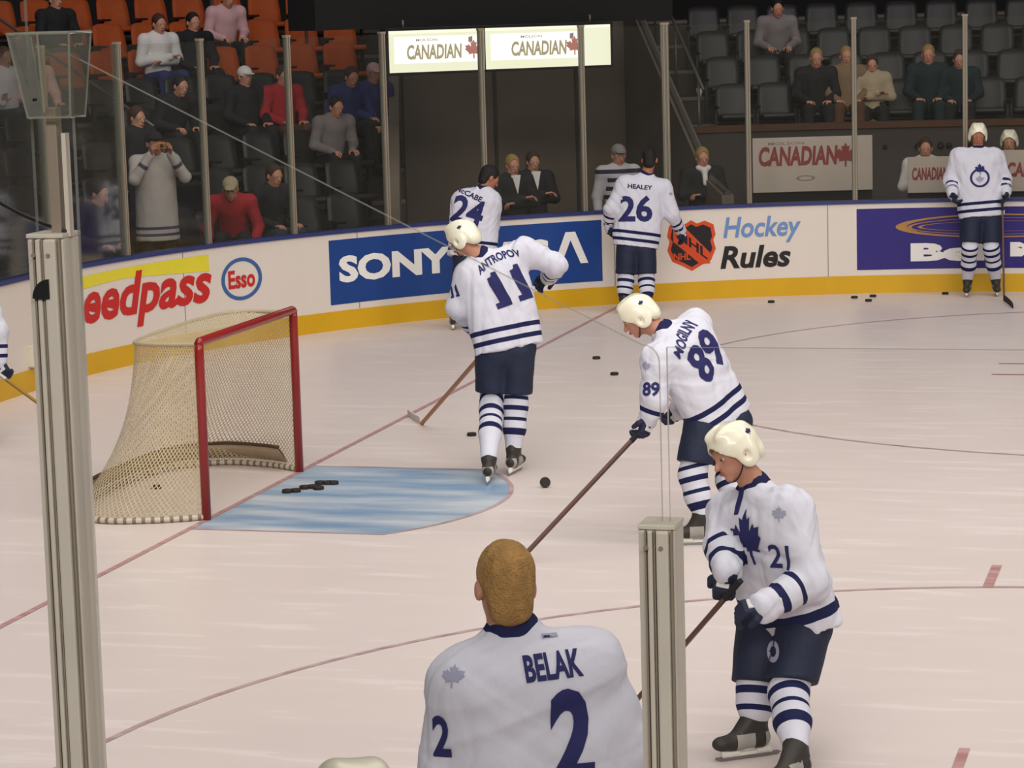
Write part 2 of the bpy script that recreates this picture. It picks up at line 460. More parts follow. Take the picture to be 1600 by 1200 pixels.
# ================================================================== ICE
def build_ice():
    mb = MB(); out = []
    for s in np.linspace(-26, 30, 140): out.append(bp(s)[:2] if s >= 0 else None)
    ring = [bp(s)[:2] for s in np.linspace(0, CY, 4)]+[bp(CY+LARC*k/32)[:2] for k in range(33)]+[bp(CY+LARC+10)[:2], bp(CY+LARC+24)[:2]]
    mir = [(x, -y) for x, y in ring[::-1]]
    mb.add([(x, y, 0) for x, y in ring+mir], [tuple(range(len(ring)*2))[::-1]], 0)
    def strip(pts, wd, z, i):
        pts = [np.array(p, float) for p in pts]; V = []
        for k, p in enumerate(pts):
            t = N(pts[min(k+1, len(pts)-1)]-pts[max(k-1, 0)]); n = np.array([-t[1], t[0]])
            V += [(*(p+n*wd/2), z), (*(p-n*wd/2), z)]
        mb.add(V, [(2*k+1, 2*k+3, 2*k+2, 2*k) for k in range(len(pts)-1)], i)
    # crease
    arc = [(1.83*math.cos(a), 1.83*math.sin(a)*(.955 if a > 0 else 1)) for a in np.linspace(-math.asin(1.22/1.83), math.asin(1.22/1.83), 30)]
    cr = [(0.02, -1.22)]+arc+[(0.02, 1.165)]
    mb.add([(x, y, .001) for x, y in cr], [tuple(range(len(cr)))], 1)
    strip(cr, .035, .002, 3)
    strip([(0, -11.6), (0, 11.6)], .045, .003, 2)
    for sy in (-1, 1):
        c = np.array([6.1, 6.7*sy])
        strip([c+4.57*np.array([math.cos(a), math.sin(a)]) for a in np.linspace(0, 2*PI, 97)], .04, .002, 3)
        for e in (-1, 1):
            for k in (-1, 1):   # hash marks on the circles
                strip([c+(k*.75, e*4.5), c+(k*.75, e*5.1)], .06, .003, 2)
        d = [c+.30*np.array([math.cos(a), math.sin(a)]) for a in np.linspace(0, 2*PI, 25)[:-1]]
        mb.add([(*p, .002) for p in d], [tuple(range(24))], 2)
        for e in (-1, 1):
            for k in (-1, 1):
                strip([c+(.55*k, .35*e), c+(1.5*k, .35*e)], .05, .003, 2)
                strip([c+(.55*k, .35*e), c+(.55*k, 1.2*e)], .05, .003, 2)
    m = bpy.data.materials.new('rink_ice'); t = NT(m)
    scr = t.noise(3.0, 6, stretch=(.35, 2.6, 1)); big = t.noise(.35, 3)
    c = t.mix(big, lin((206, 190, 182)), lin((216, 203, 196)))
    f = t.math('MULTIPLY', t.math('GREATER_THAN', scr, .60), .22)
    t.link(t.mix(f, c, lin((234, 224, 220))), t.b.inputs['Base Color'])
    t.b.inputs['Roughness'].default_value = .33; t.b.inputs['Specular IOR Level'].default_value = .35
    t.link(t.math('MULTIPLY_ADD', scr, .25, .22), t.b.inputs['Roughness'])
    def line(name, a, b, sc=6):
        m = bpy.data.materials.new(name); t = NT(m)
        n = t.noise(sc, 5, stretch=(.5, 2, 1))
        rp = t.new('ShaderNodeMapRange'); rp.inputs[1].default_value = .38; rp.inputs[2].default_value = .66
        t.link(n, rp.inputs[0])
        t.link(t.mix(rp.outputs[0], lin(a), lin(b)), t.b.inputs['Base Color']); t.b.inputs['Roughness'].default_value = .35
        return m
    o = mb.out('floor', [m, line('crease_blue', (118, 146, 174), (188, 194, 198), 1.6), line('line_red', (168, 118, 116), (190, 152, 148)),
                         line('circle_red', (164, 132, 134), (188, 164, 162))], smooth=False)
    struct(o)
build_ice()

# ================================================================== DASHER BOARDS
S0, S1 = 2.6, 24.5
def sweep(mb, prof, s0, s1, i, n=None, cap_=True):
    """prof: (o,h) points of a closed section, swept along the boards"""
    n = n or max(2, int((s1-s0)/.3)); k = len(prof); V = []; F = []
    for s in np.linspace(s0, s1, n):
        V += [bp(s, h, o) for o, h in prof]
    for a in range(n-1):
        for j in range(k):
            F.append((a*k+j, (a+1)*k+j, (a+1)*k+(j+1) % k, a*k+(j+1) % k))
    if cap_: F += [tuple(range(k))[::-1], tuple(range((n-1)*k, n*k))]
    mb.add(V, F, i)
mb = MB()
sweep(mb, [(0, .205), (.0, 1.03), (.10, 1.03), (.10, .205)], S0, S1, 0)
sweep(mb, [(-.012, 0), (-.012, .205), (.11, .205), (.11, 0)], S0, S1, 1)
sweep(mb, [(-.02, 1.03), (-.02, 1.065), (.14, 1.065), (.14, 1.03)], S0, S1, 2)
for s in (4.81, 7.25, 9.69, 12.9, 15.4, 17.9):   # panel joints
    mb.box(bp(s, .62, -.0015), bn(s), np.cross(Z, bn(s)), Z, .003, .004, .41, 3)
struct(mb.out('wall_boards', [M['board'], M['yellow'], M['bluecap'], M['ad_grey']], smooth=False))
# gate latch
s = s_of_px(46, .35); mb = MB(); n_ = bn(s); t_ = np.cross(Z, n_)
mb.box(bp(s, .33, -.03), n_, t_, Z, .03, .045, .10, 0, .008)
mb.box(bp(s, .33, -.07), n_, t_, Z, .015, .018, .07, 1, .006)
tag(mb.out('gate_latch', [M['alu'], M['alu_dk']], smooth=False, loc=bp(s, .33, 0)), 'small grey metal latch on the white boards behind the tall aluminium post', 'latch')

def ad(name, label, s, fn, mats):
    mb = MB(); fn(mb)
    tag(mb.out(name, [M[k] for k in mats], smooth=False, loc=bp(s, .6)), label, 'advertisement')
def speed(mb):
    board_print(mb, poly2d([(0, 0), (.5, .35), (1, 0), (1, 1), (.5, .95), (0, .8)]), 4.95, .80, 2.68, .17, 1, .004)
    board_print(mb, text2d('Speedpass', .03, .25), 4.98, .36, 2.68, .56, 0, .007, cell=.2)
ad('board_advertisement', 'red slanted word on a yellow swoosh on the white boards behind the goal', 6.3, speed, ('ad_red', 'ad_yellow'))
def esso(mb):
    board_print(mb, ring2d(48, .17), 7.80, .455, .58, .44, 0, .006)
    board_print(mb, text2d('Esso', .03), 7.90, .58, .38, .19, 1, .007)
ad('board_advertisement', 'blue oval ring with a red four letter word on the white boards', 8.1, esso, ('ad_esso', 'ad_red'))
def sony(mb):
    sweep(mb, [(-.004, .275), (-.004, .965), (0, .965), (0, .275)], 9.31, 12.75, 0, 16)
    board_print(mb, text2d('SONY', .045), 9.43, .50, 1.47, .29, 1, .008, cell=.2)
    board_print(mb, text2d('WEG', .03), 11.15, .50, .95, .29, 1, .008, cell=.2)
    board_print(mb, poly2d([(0, 0), (.36, 1), (.64, 1), (1, 0), (.78, 0), (.5, .74), (.22, 0)]), 12.16, .49, .42, .36, 1, .008)
ad('board_advertisement', 'royal blue banner with white capital lettering on the curved boards', 11, sony, ('ad_blue', 'ad_white'))
SHIELD = [(.5, 1), (.62, .93), (.78, .98), (.96, .90), (1, .70), (.95, .60), (1, .42), (.9, .2), (.68, .1), (.5, 0), (.32, .1), (.1, .2), (0, .42), (.05, .60), (0, .70), (.04, .90), (.22, .98), (.38, .93)]
def shield(mb):
    board_print(mb, poly2d(SHIELD), 13.53, .33, .57, .58, 0, .004)
    board_print(mb, poly2d(SHIELD), 13.57, .375, .49, .49, 1, .006)
    board_print(mb, poly2d([(0, .62), (.0, .95), (.35, .95), (1, .3), (1, .02), (.72, .02)]), 13.60, .40, .43, .44, 0, .008)
    board_print(mb, text2d('NHL', .03), 13.64, .72, .36, .11, 1, .010, slope=-.75)
    board_print(mb, text2d('NHL', .03), 13.60, .46, .2, .08, 0, .010)
ad('league_shield', 'black and orange shield emblem on the white boards beside the hockey rules lettering', 13.8, shield, ('ad_orange', 'ad_black'))
def rules(mb):
    board_print(mb, text2d('Hockey', .02, .2), 14.19, .615, .90, .31, 0, .006)
    board_print(mb, text2d('Rules', .03, .2), 14.15, .335, .82, .26, 1, .006)
ad('board_lettering', 'two slanted words in pale blue and black on the white boards', 14.6, rules, ('ad_lblue', 'ad_black'))
def bell(mb):
    sweep(mb, [(-.004, .27), (-.004, .97), (0, .97), (0, .27)], 15.73, 21.0, 0, 16)
    board_print(mb, text2d('Bell', .06), 16.34, .355, .98, .21, 1, .008)
    board_print(mb, text2d('Mobility', .06), 17.46, .355, 2.0, .21, 1, .008)
    for k, (wd, ht, x) in enumerate([(2.3, .27, 16.17), (2.1, .19, 16.3), (1.9, .12, 16.42)]):
        board_print(mb, ring2d(48, .05+.06*(k == 0)), x, .62+.035*k, wd, ht, 2, .008)
ad('board_advertisement', 'deep indigo banner with gold ellipses and white lettering at the right', 16.8, bell, ('ad_purple', 'ad_white', 'ad_gold'))

# ================================================================== GLASS
def glassmat(name, tint, gl, edge=False, milky=0.0):
    m = bpy.data.materials.new(name); t = NT(m); t.n.remove(t.b)
    out = t.n['Material Output']; tr = t.new('ShaderNodeBsdfTransparent'); tr.inputs[0].default_value = (*tint, 1)
    g = t.new('ShaderNodeBsdfGlossy'); g.inputs['Roughness'].default_value = .06
    d = t.new('ShaderNodeBsdfDiffuse'); d.inputs[0].default_value = (.5, .5, .42, 1)
    a = t.new('ShaderNodeMixShader'); b = t.new('ShaderNodeMixShader')
    fr = t.new('ShaderNodeFresnel'); fr.inputs[0].default_value = 1.2
    t.link(t.math('MULTIPLY', fr.outputs[0], gl), a.inputs[0]); t.link(tr.outputs[0], a.inputs[1]); t.link(g.outputs[0], a.inputs[2])
    t.link(t.math('MULTIPLY', t.math('MULTIPLY_ADD', t.noise(4), .6, .7), milky), b.inputs[0])
    t.link(a.outputs[0], b.inputs[1]); t.link(d.outputs[0], b.inputs[2]); t.link(b.outputs[0], out.inputs[0])
    return m
GL_FAR = glassmat('rink_glass', (.95, .95, .93), .7, milky=.012)
GL_NEAR = glassmat('near_rink_glass', (.985, .985, .98), .25, milky=.002)
GL_EDGE = glassmat('glass_cut_edge', (.75, .76, .68), .6, milky=.32)
wn = [0]
def pane(V4, nrm, th, m, edge):
    """V4: corners of the pane, extruded along nrm"""
    wn[0] += 1; mb = MB(); k = len(V4); a = [np.array(v)-nrm*th/2 for v in V4]; b = [np.array(v)+nrm*th/2 for v in V4]
    mb.add(a+b, [tuple(range(k))[::-1], tuple(range(k, 2*k))], 0)
    mb.add(a+b, [(j, (j+1) % k, k+(j+1) % k, k+j) for j in range(k)], 1)
    struct(mb.out('window_%d' % wn[0], [m, edge], smooth=False))
POSTS = [3.97, 5.21, 6.47, 7.70, 8.90, 10.14, 11.37, 12.58, 13.56, 14.51, 15.72, 16.96, 18.2]
post_place = ['beyond the tall aluminium post', 'just right of the tall aluminium post', 'in front of the spectator in the white jersey', 'above the first word of the blue banner',
              'at the left end of the lit sign', 'crossing the middle of the lit sign', 'crossing the right part of the lit sign', 'behind the player wearing 26',
              'at the left end of the white sign', 'crossing the white sign', 'behind the front-facing player', 'right of the front-facing player']
names_ = {6.47: 'left of the standing spectator in the white jersey', 7.70: 'right of the standing spectator in the white jersey', 8.90: 'behind the empty boards between logo ring and blue banner',
          10.14: 'at the left end of the lit sign', 11.37: 'crossing the middle of the lit sign', 12.58: 'crossing the lit sign near its right end', 13.56: 'right behind the player wearing 26',
          14.51: 'at the left end of the white sign', 15.72: 'crossing the white sign near its right end', 16.96: 'left of the helmet of the front-facing player',
          5.21: 'behind the big near post', 3.97: 'at the left edge', 18.2: 'past the right end'}
for i, s in enumerate(POSTS):
    n_ = bn(s); t_ = np.cross(Z, n_); px = proj(bp(s, 2))[0]
    if -30 < px < 1630:
        mb = MB()
        hw = .030 if abs(s-13.56) > .1 else .042
        mb.box(bp(s, 2.10, .06), n_, t_, Z, .028, hw, 1.035, 0, .006)
        for e in (-1, 1): mb.box(bp(s, 2.10, .029)+t_*e*hw*.45, n_, t_, Z, .004, .006, 1.03, 1)
        mb.box(bp(s, 3.13, .06), n_, t_, Z, .032, hw+.004, .012, 1)
        tag(mb.out('glass_stanchion', [M['post'], M['alu_dk']], smooth=False, loc=bp(s, 1.07, .06)), 'slim grey glass stanchion ' + names_[s], 'post', 'stanchions of the far glass')
    if i < len(POSTS)-1:
        a, b = s+.03, POSTS[i+1]-.03
        pane([bp(a, 1.065, .06), bp(b, 1.065, .06), bp(b, 3.11, .06), bp(a, 3.11, .06)], bn((a+b)/2), .012, GL_FAR, GL_EDGE)
# near side glass with its two stanchions
YN = -12.95
XL, XR = 4.722, 5.802
def stanchion(x, h0, h1, wd, label):
    root = thing('glass_stanchion', label, 'post', (x, YN, h0))
    for a, (dx, w_, dy, i) in enumerate([(-.36, .11, .0, 'alu'), (-.13, .085, .008, 'alu_dk'), (.12, .17, -.004, 'alu'), (.40, .10, .004, 'alu')]):
        pass
    mb = MB(); hw = wd/2; zc = (h0+h1)/2; hz = (h1-h0)/2
    mb.box((x, YN, zc), X, Y, Z, hw, .035, hz, 0, .006)
    mb.box((x-hw*.55, YN-.038, zc), X, Y, Z, hw*.05, .006, hz-.002, 1)
    mb.box((x-hw*.30, YN-.038, zc), X, Y, Z, hw*.13, .008, hz-.002, 0, .003)
    mb.box((x-hw*.08, YN-.038, zc), X, Y, Z, hw*.04, .005, hz-.002, 1)
    mb.box((x+hw*.36, YN-.038, zc), X, Y, Z, hw*.34, .010, hz-.002, 0, .004)
    mb.box((x+hw*.82, YN-.037, zc), X, Y, Z, hw*.05, .005, hz-.002, 1)
    mb.out('post_profile', [M['alu'], M['alu_dk']], root, smooth=False)
    mb = MB(); mb.box((x, YN, h1+.003), X, Y, Z, hw*1.0, .038, .004, 0, .002)
    for e in (-.5, .3): mb.tube([(x+hw*e, YN-.05, h1-.03), (x+hw*e, YN-.038, h1-.03)], .004, 1, 8)
    mb.out('end_cap', [M['alu'], M['alu_dk']], root, smooth=False)
    return root
L = stanchion(XL, 1.0, 3.03, .070, 'tall grooved aluminium stanchion at the near left with a clear box on top')
R = stanchion(XR, 1.0, 2.542, .064, 'short grooved aluminium stanchion at the near right beside the player wearing 21')
mb = MB()   # slim upper bar
mb.box((XL+.012, YN, 3.14), X, Y, Z, .010, .012, .115, 0, .003)
mb.box((XL+.034, YN-.004, 3.12), X, Y, Z, .004, .008, .09, 1)
mb.out('upper_bar', [M['alu_dk'], M['alu']], L, smooth=False)
# clear hood on top
mb = MB(); z0, z1 = 3.238, 3.383
for (za, zb) in ((z0, z1),):
    A = [(-.040, -.03), (.040, -.03), (.040, .03), (-.040, .03)]; B = [(-.064, -.045), (.052, -.045), (.052, .045), (-.064, .045)]
    V = [(XL+.018+x, YN+y, za) for x, y in A]+[(XL+.018+x, YN+y, zb) for x, y in B]
    mb.add(V, [(0, 1, 5, 4), (1, 2, 6, 5), (2, 3, 7, 6), (3, 0, 4, 7), (3, 2, 1, 0)], 0)
    ed = [V[4], V[5], V[6], V[7]]
    mb.tube(ed, .0032, 1, 6, closed=True); mb.tube(V[:4], .002, 1, 6, closed=True)
    for k in range(4): mb.tube([V[k], V[k+4]], .0022, 1, 6)
    mb.tube([(XL+.014, YN-.04, za+.01), (XL+.014, YN-.052, zb)], .0024, 1, 6)
HOOD = glassmat('clear_acrylic_hood', (.80, .79, .72), .8, milky=.10)
hood = mb.out('acrylic_hood', [HOOD, GL_EDGE], L, smooth=False); hood['label'] = 'clear trapezoid acrylic hood'
mb = MB(); mb.tube([(XL+.002, YN-.053, 3.27), (XL+.002, YN-.045, 3.27)], .003, 0, 8); mb.out('hood_bolt', M['black'], L)
# black quarter-round bumper
mb = MB(); K = [(0, 0)]+[(-.030*math.cos(a)*1.05, .034*math.sin(a)) for a in np.linspace(0, PI/2, 9)]
V = [(XL+.010+x, YN-.052, 2.925+z) for x, z in K]+[(XL+.010+x, YN-.036, 2.925+z) for x, z in K]; k = len(K)
mb.add(V, [tuple(range(k)), tuple(range(k, 2*k))[::-1]]+[(j, k+j, k+(j+1) % k, (j+1) % k) for j in range(k)], 0)
mb.out('rubber_bumper', M['black'], L, smooth=False)['label'] = 'black rubber quarter-round bumper'
NY = -Y
arc = [(5.775+.03*math.sin(a), 2.818+.03*math.cos(a)-.002) for a in np.linspace(0, PI/2, 6)]
pane([(XL+.045, YN, 1.0), (XR+.003, YN, 1.0), (XR+.003, YN, 2.80)]+[(x, YN, z) for x, z in arc[::-1]]+[(XL+.05, YN, 3.345)], NY, .012, GL_NEAR, GL_EDGE)
pane([(XR+.016, YN, 1.0), (6.95, YN, 1.0), (6.95, YN, 2.842), (XR+.016, YN, 2.842)], NY, .012, GL_NEAR, GL_EDGE)
pane([(3.6, YN+.06, 1.0), (XL-.03, YN, 1.0), (XL-.03, YN, 3.9), (3.6, YN+.06, 3.9)], NY, .012, GL_NEAR, GL_EDGE)
mb = MB()
for a, b, r in ((at(-20, 305, 4.7), at(104, 362, 4.58), .0035),):
    pts = [a+(b-a)*t+Z*-.006*math.sin(PI*t) for t in np.linspace(0, 1, 9)]; mb.tube(pts, r, 0, 8)
tag(mb.out('cable', M['black'], loc=a), 'thin black cable running down to the top of the tall near stanchion', 'cable')

# ================================================================== STANDS
ST = [(10.25, 14.35)]                     # the tunnel's stretch of the outline
def erow(k): return .45+.33*k
def orow(k): return 1.2+.85*k
NR = 9
TUN_PX = 604
def left_end(k): return s_of_px(TUN_PX, erow(k), orow(k)+.3)
def tiers(s0, s1_, k0):
    mb = MB()
    for k in range(k0, NR):
        o = orow(k)-.25; e = erow(k); s1 = s1_ or left_end(k)
        sweep(mb, [(o, -.05), (o, e), (o+.85 if k < NR-1 else o+3, e), (o+.85 if k < NR-1 else o+3, -.05)], s0, s1, 0)
        sweep(mb, [(o-.012, e-.04), (o-.012, e+.004), (o+.05, e+.004), (o+.05, e-.04)], s0, s1, 1)   # nosing
    return mb
struct(tiers(1.0, None, 0).out('floor_stands_left', [M['concrete'], M['concrete_lt']], smooth=False))
struct(tiers(ST[0][1], 24.0, 3).out('floor_stands_right', [M['concrete'], M['concrete_lt']], smooth=False))
mb = MB(); sweep(mb, [(.12, -.06), (.12, -.01), (13, -.01), (13, -.06)], 0.5, 26, 0); struct(mb.out('floor_concourse', M['concrete'], smooth=False))
mb = MB(); sweep(mb, [(11.2, 0), (11.2, 6), (11.5, 6), (11.5, 0)], 0.5, 26, 0); struct(mb.out('wall_back', M['dark'], smooth=False))
# parapet behind the benches on the right
mb = MB(); sweep(mb, [(3.30, -.01), (3.30, 1.72), (3.42, 1.72), (3.42, -.01)], ST[0][1], 24.0, 0)
sweep(mb, [(3.27, 1.72), (3.27, 1.80), (3.46, 1.80), (3.46, 1.72)], ST[0][1], 24.0, 1)
struct(mb.out('wall_parapet', [M['concrete'], M['cloth_brown']], smooth=False))
# tunnel: side walls following the slope of the stands, back wall, header
def wall_rad(s, o0, o1, z0f, th, name, mats, capm=1):
    mb = MB(); t_ = np.cross(Z, bn(s))*th/2; os_ = np.linspace(o0, o1, 12); V = []; 
    for o in os_:
        p = bp(s, 0, o); V += [p-t_, p+t_, p+t_+Z*z0f(o), p-t_+Z*z0f(o)]
    F = []
    for a in range(11):
        for j in range(4): F.append((a*4+j, a*4+(j+1) % 4, (a+1)*4+(j+1) % 4, (a+1)*4+j))
    F += [(0, 3, 2, 1), (44, 45, 46, 47)]
    mb.add(V, F, 0)
    mb.tube([bp(s, z0f(o)+.02, o) for o in os_], .035, 1, 8)
    return struct(mb.out(name, mats, smooth=False))
slope = lambda o: 1.15+max(0, o-.3)*.40
wall_rad(ST[0][1]-.02, .35, 10.9, lambda o: 1.15+max(0, o-1.0)*.44, .14, 'wall_tunnel_right', [M['tunnel'], M['rail']])
mb = MB(); V = []
for o in np.linspace(.3, 8, 14):
    z_ = 1.05+max(0, o-.6)*.40; p = bp(s_of_px(TUN_PX+3, z_, o), 0, o); q = p+np.array((.12, .04, 0))
    V += [p, q, q+Z*z_, p+Z*z_]
F = [(0, 3, 2, 1), (52, 53, 54, 55)]
for a in range(13):
    for j in range(4): F.append((a*4+j, a*4+(j+1) % 4, (a+1)*4+(j+1) % 4, (a+1)*4+j))
mb.add(V, F, 0)
struct(mb.out('wall_tunnel_left', [M['tunnel']], smooth=False))
mb = MB(); sweep(mb, [(6.4, -.01), (6.4, 3.7), (6.6, 3.7), (6.6, -.01)], s_of_px(TUN_PX, 2, 6.5), ST[0][1], 0)
for s in (11.0, 11.75, 12.5, 13.25, 13.9): mb.box(bp(s, 1.8, 6.38), bn(s), np.cross(Z, bn(s)), Z, .012, .02, 1.8, 1)
struct(mb.out('wall_tunnel_back', [M['tunnel'], M['concrete']], smooth=False))
mb = MB(); sweep(mb, [(1.7, 3.16), (1.7, 4.3), (2.3, 4.3), (2.3, 3.16)], 10.3, ST[0][1]-.3, 0)
struct(mb.out('ceiling_tunnel_header', [M['dark']], smooth=False))

# ---- illuminated sign above the tunnel
def sign_text(mb, P, u, v, n_, W, H, txi, lfi, gri):
    def put(shape, x, y, w_, h_, mi, off):
        V, F = shape; V3 = [P+u*(x+a*w_)+v*(y+b*h_)+n_*off for a, b in V]
        G = []
        for f in F:
            nr = np.cross(V3[f[1]]-V3[f[0]], V3[f[2]]-V3[f[0]]); G.append(f if nr@n_ > 0 else f[::-1])
        mb.add(V3, G, mi)
    return put
o_s = 1.35
sa, sb = s_of_px(607, 2.9, o_s), s_of_px(955, 2.9, o_s)
A = bp(sa, 2.66, o_s); B = bp(sb, 2.66, o_s); u_ = N(B-A); n_ = N(np.cross(u_, Z)); n_ = n_ if n_@bn(sa) > 0 else -n_
Wd = np.linalg.norm(B-A); Hs = .47
sg = thing('illuminated_sign', 'long glowing white sign with two red leaf emblems hung above the dark tunnel', 'sign', tuple((A+B)/2))
mb = MB(); mb.box((A+B)/2+Z*Hs/2-n_*.10, u_, n_, Z, Wd/2+.03, .09, Hs/2+.03, 0, .01)
mb.out('housing', M['dark'], sg, smooth=False)
lit = emis('lit_sign_face', (236, 238, 190), .95, (250, 250, 232)); lit_in = emis('lit_sign_centre', (252, 252, 242), 1.25)
ink = emis('lit_sign_gold_ink', (176, 160, 96), .75, (140, 120, 80)); inkr = emis('lit_sign_red_ink', (188, 62, 40), .8, (150, 60, 30)); inkg = emis('lit_sign_grey_ink', (110, 104, 84), .7)
cutx = [0, Wd*.425, Wd*.868, Wd]
for k in range(3):
    x0, x1 = cutx[k]+.01, cutx[k+1]-.01; mb = MB()
    mb.box(A+u_*(x0+x1)/2+Z*Hs/2-n_*.004, u_, n_, Z, (x1-x0)/2, .006, Hs/2, 0)
    put = sign_text(mb, A, u_, Z, n_, Wd, Hs, 1, 2, 3)
    if k < 2:
        put(poly2d([(0, 0), (1, 0), (1, 1), (0, 1)]), x0+.06, .10, x1-x0-.12, .30, 4, .004)
        w_ = x1-x0
        put(text2d('CANADIAN', .035, .1), x0+w_*(.18 if k == 0 else .26), .14, w_*.58, .17, 1, .007)
        put(text2d('MOLSON', .01), x0+w_*(.28 if k == 0 else .36), .345, w_*.22, .03, 3, .007)
        put(poly2d(LEAF), x0+w_*(.79 if k == 0 else .83), .13, .22, .22, 2, .009)
        put(poly2d([(0, 0), (1, 0), (1, 1), (0, .8)]), x0+w_*(.83 if k == 0 else .87), .32, .05, .07, 3, .010)
    mb.out('sign_panel', [lit, ink, inkr, inkg, lit_in], sg, smooth=False)
for f_ in (.08, .92):
    mb = MB(); mb.tube([A+u_*Wd*f_+Z*(Hs+.02)-n_*.1, A+u_*Wd*f_+Z*(Hs+.12)-n_*.1], .015, 0, 8); mb.out('hanger', M['rail'], sg)
# ---- white signs standing behind the far glass
def bsign(px0, px1, h0, h1, o, label, full=True):
    sa, sb = s_of_px(px0, 1.4, o), s_of_px(px1, 1.4, o); A = bp(sa, h0, o); B = bp(sb, h0, o); u_ = N(B-A); n_ = N(np.cross(u_, Z)); n_ = n_ if n_@bn(sa) > 0 else -n_
    W_ = np.linalg.norm(B-A); H_ = h1-h0
    t = thing('leaf_sign', label, 'sign', tuple(A))
    mb = MB(); mb.box((A+B)/2+Z*H_/2, u_, n_, Z, W_/2, .02, H_/2, 0, .006)
    mb.box((A+B)/2-Z*(h0-.0)/2-n_*.05, u_, n_, Z, W_/2, .02, h0/2-.005, 1)
    put = sign_text(mb, A, u_, Z, n_, W_, H_, 1, 2, 3)
    if full:
        put(text2d('CANADIAN', .04, .12), W_*.05, H_*.48, W_*.66, H_*.36, 2, .024)
        put(text2d('MOLSON', .01), W_*.13, H_*.87, W_*.30, H_*.05, 4, .024)
        put(poly2d(LEAF), W_*.68, H_*.44, W_*.19, H_*.44, 3, .028)
        put(ring2d(24, .3), W_*.36, H_*.20, W_*.16, H_*.10, 4, .024)
    else:
        put(text2d('CANADIAN', .04, .12), W_*.10, H_*.35, W_*1.2*.7, H_*.36, 2, .024)
    mb.out('sign_board', [M['ad_grey'] if False else M['signface'], M['dark'], M['ad_redd'], M['ad_redd'], M['ad_grey']], t, smooth=False)
M['signface'] = mat('sign_white_face', (178, 164, 154), .6, .04)
M['ad_redd'] = mat('sign_dark_red_ink', (132, 52, 50), .6, .15)
bsign(1176, 1363, 1.10, 1.745, 1.2, 'large white sign with dark red capitals and leaf emblem behind the far glass')
bsign(1418, 1486, 1.08, 1.50, .8, 'small white sign behind the glass, left of the front-facing player', False)
bsign(1562, 1680, 1.08, 1.56, .8, 'pale sign behind the glass at the right edge of the picture', False)

# ---- seats
def make_seat(mname):
    root = bpy.data.objects.new('arena_seat', None); COL.objects.link(root)
    m = M[mname]
    def sub(name, mb, mt): return mb.out(name, mt, root, smooth=True)
    V = []; F = []; nx, nz = 7, 6            # curved back shell: faces -y (towards the rink)
    for side in (0, 1):
        for i in range(nx):
            for j in range(nz):
                x = (i/(nx-1)-.5)*.46; z = .40+.46*j/(nz-1); wz = 1-.12*(j/(nz-1))**3
                y = .22+.10*j/(nz-1)-.05*(1-(2*i/(nx-1)-1)**2)*-1*.6+(.028 if side else 0)
                zz = z-(.03*(abs(2*i/(nx-1)-1)**4) if j == nz-1 else 0)
                V.append((x*wz, y, zz))
    q = nx*nz
    for i in range(nx-1):
        for j in range(nz-1):
            a = i*nz+j; F.append((a, a+nz, a+nz+1, a+1)); F.append((q+a, q+a+1, q+a+nz+1, q+a+nz))
    for i in range(nx-1):
        a = i*nz; F.append((a, q+a, q+a+nz, a+nz)); b = a+nz-1; F.append((b, b+nz, q+b+nz, q+b))
    for j in range(nz-1):
        F.append((j, j+1, q+j+1, q+j)); a = (nx-1)*nz+j; F.append((a, q+a, q+a+1, a+1))
    mb = MB(); mb.add(V, F, 0); sub('backrest', mb, m)
    mb = MB(); mb.box((0, .0, .43), X, N((0, 1, -.12)), N((0, .12, 1)), .215, .20, .035, 0, .03); sub('seat', mb, m)
    for e in (-1, 1):
        mb = MB()
        V = [(-.16, .585), (.19, .585), (.19, .56), (.125, .55), (.125, 0), (.065, 0), (.065, .55), (-.15, .56)]
        W = [(e*.245-.014, y, z) for y, z in V]+[(e*.245+.014, y, z) for y, z in V]
        mb.add(W, [tuple(range(8))[::-1], tuple(range(8, 16))]+[(j, (j+1) % 8, 8+(j+1) % 8, 8+j) for j in range(8)], 0)
        mb.out('armrest', M['seat_metal'], root, smooth=False)
    return root
protos = {'seat': make_seat('seat'), 'seat_orange': make_seat('seat_orange')}
ordn = ['lowest', 'second', 'third', 'fourth', 'fifth', 'sixth', 'seventh', 'eighth', 'ninth']
used = set(); SEATS = []
def place_seat(kind, p, rz, label, group):
    r = protos[kind]
    if kind in used:
        c = r.copy(); COL.objects.link(c)
        for ch in list(r.children):
            d = ch.copy(); COL.objects.link(d); d.parent = c
        r = c
    used.add(kind); r.location = p; r.rotation_euler = (0, 0, rz); tag(r, label, 'seat', group)
AISLE = [(9.12, 9.5)]
for k in range(0, 9):
    for side, s0, s1 in (('left', 3.4, left_end(k)-.3), ('right', ST[0][1]+.6, 20.5)):
        if side == 'right' and k < 3: continue
        rr = RAD+orow(k) ; s = s0
        step = .53
        while s < s1:
            inarc = CY < s < CY+LARC
            ds = step*RAD/rr if inarc else step
            p = bp(s, erow(k), orow(k)+.12); x, y, _ = proj(p+Z*.8)
            skip = any(a < s < b for a, b in AISLE) and side == 'left'
            if side == 'right' and 17.0 < s < 17.5 : skip = False
            if -25 < x < 1625 and y > -8 and not skip:
                n_ = bn(s); rz = math.atan2(n_[0], -n_[1])
                if side == 'left' and k >= 5:
                    place_seat('seat_orange', p, rz, 'orange seat in the top visible rows of the stands left of the tunnel, %s row' % ordn[k], 'orange seats high on the left')
                else:
                    place_seat('seat', p, rz, 'charcoal arena seat in the %s row of the stands %s of the tunnel' % (ordn[k], side), 'charcoal seats %s of the tunnel' % side)
                SEATS.append((s, k))
            s += ds
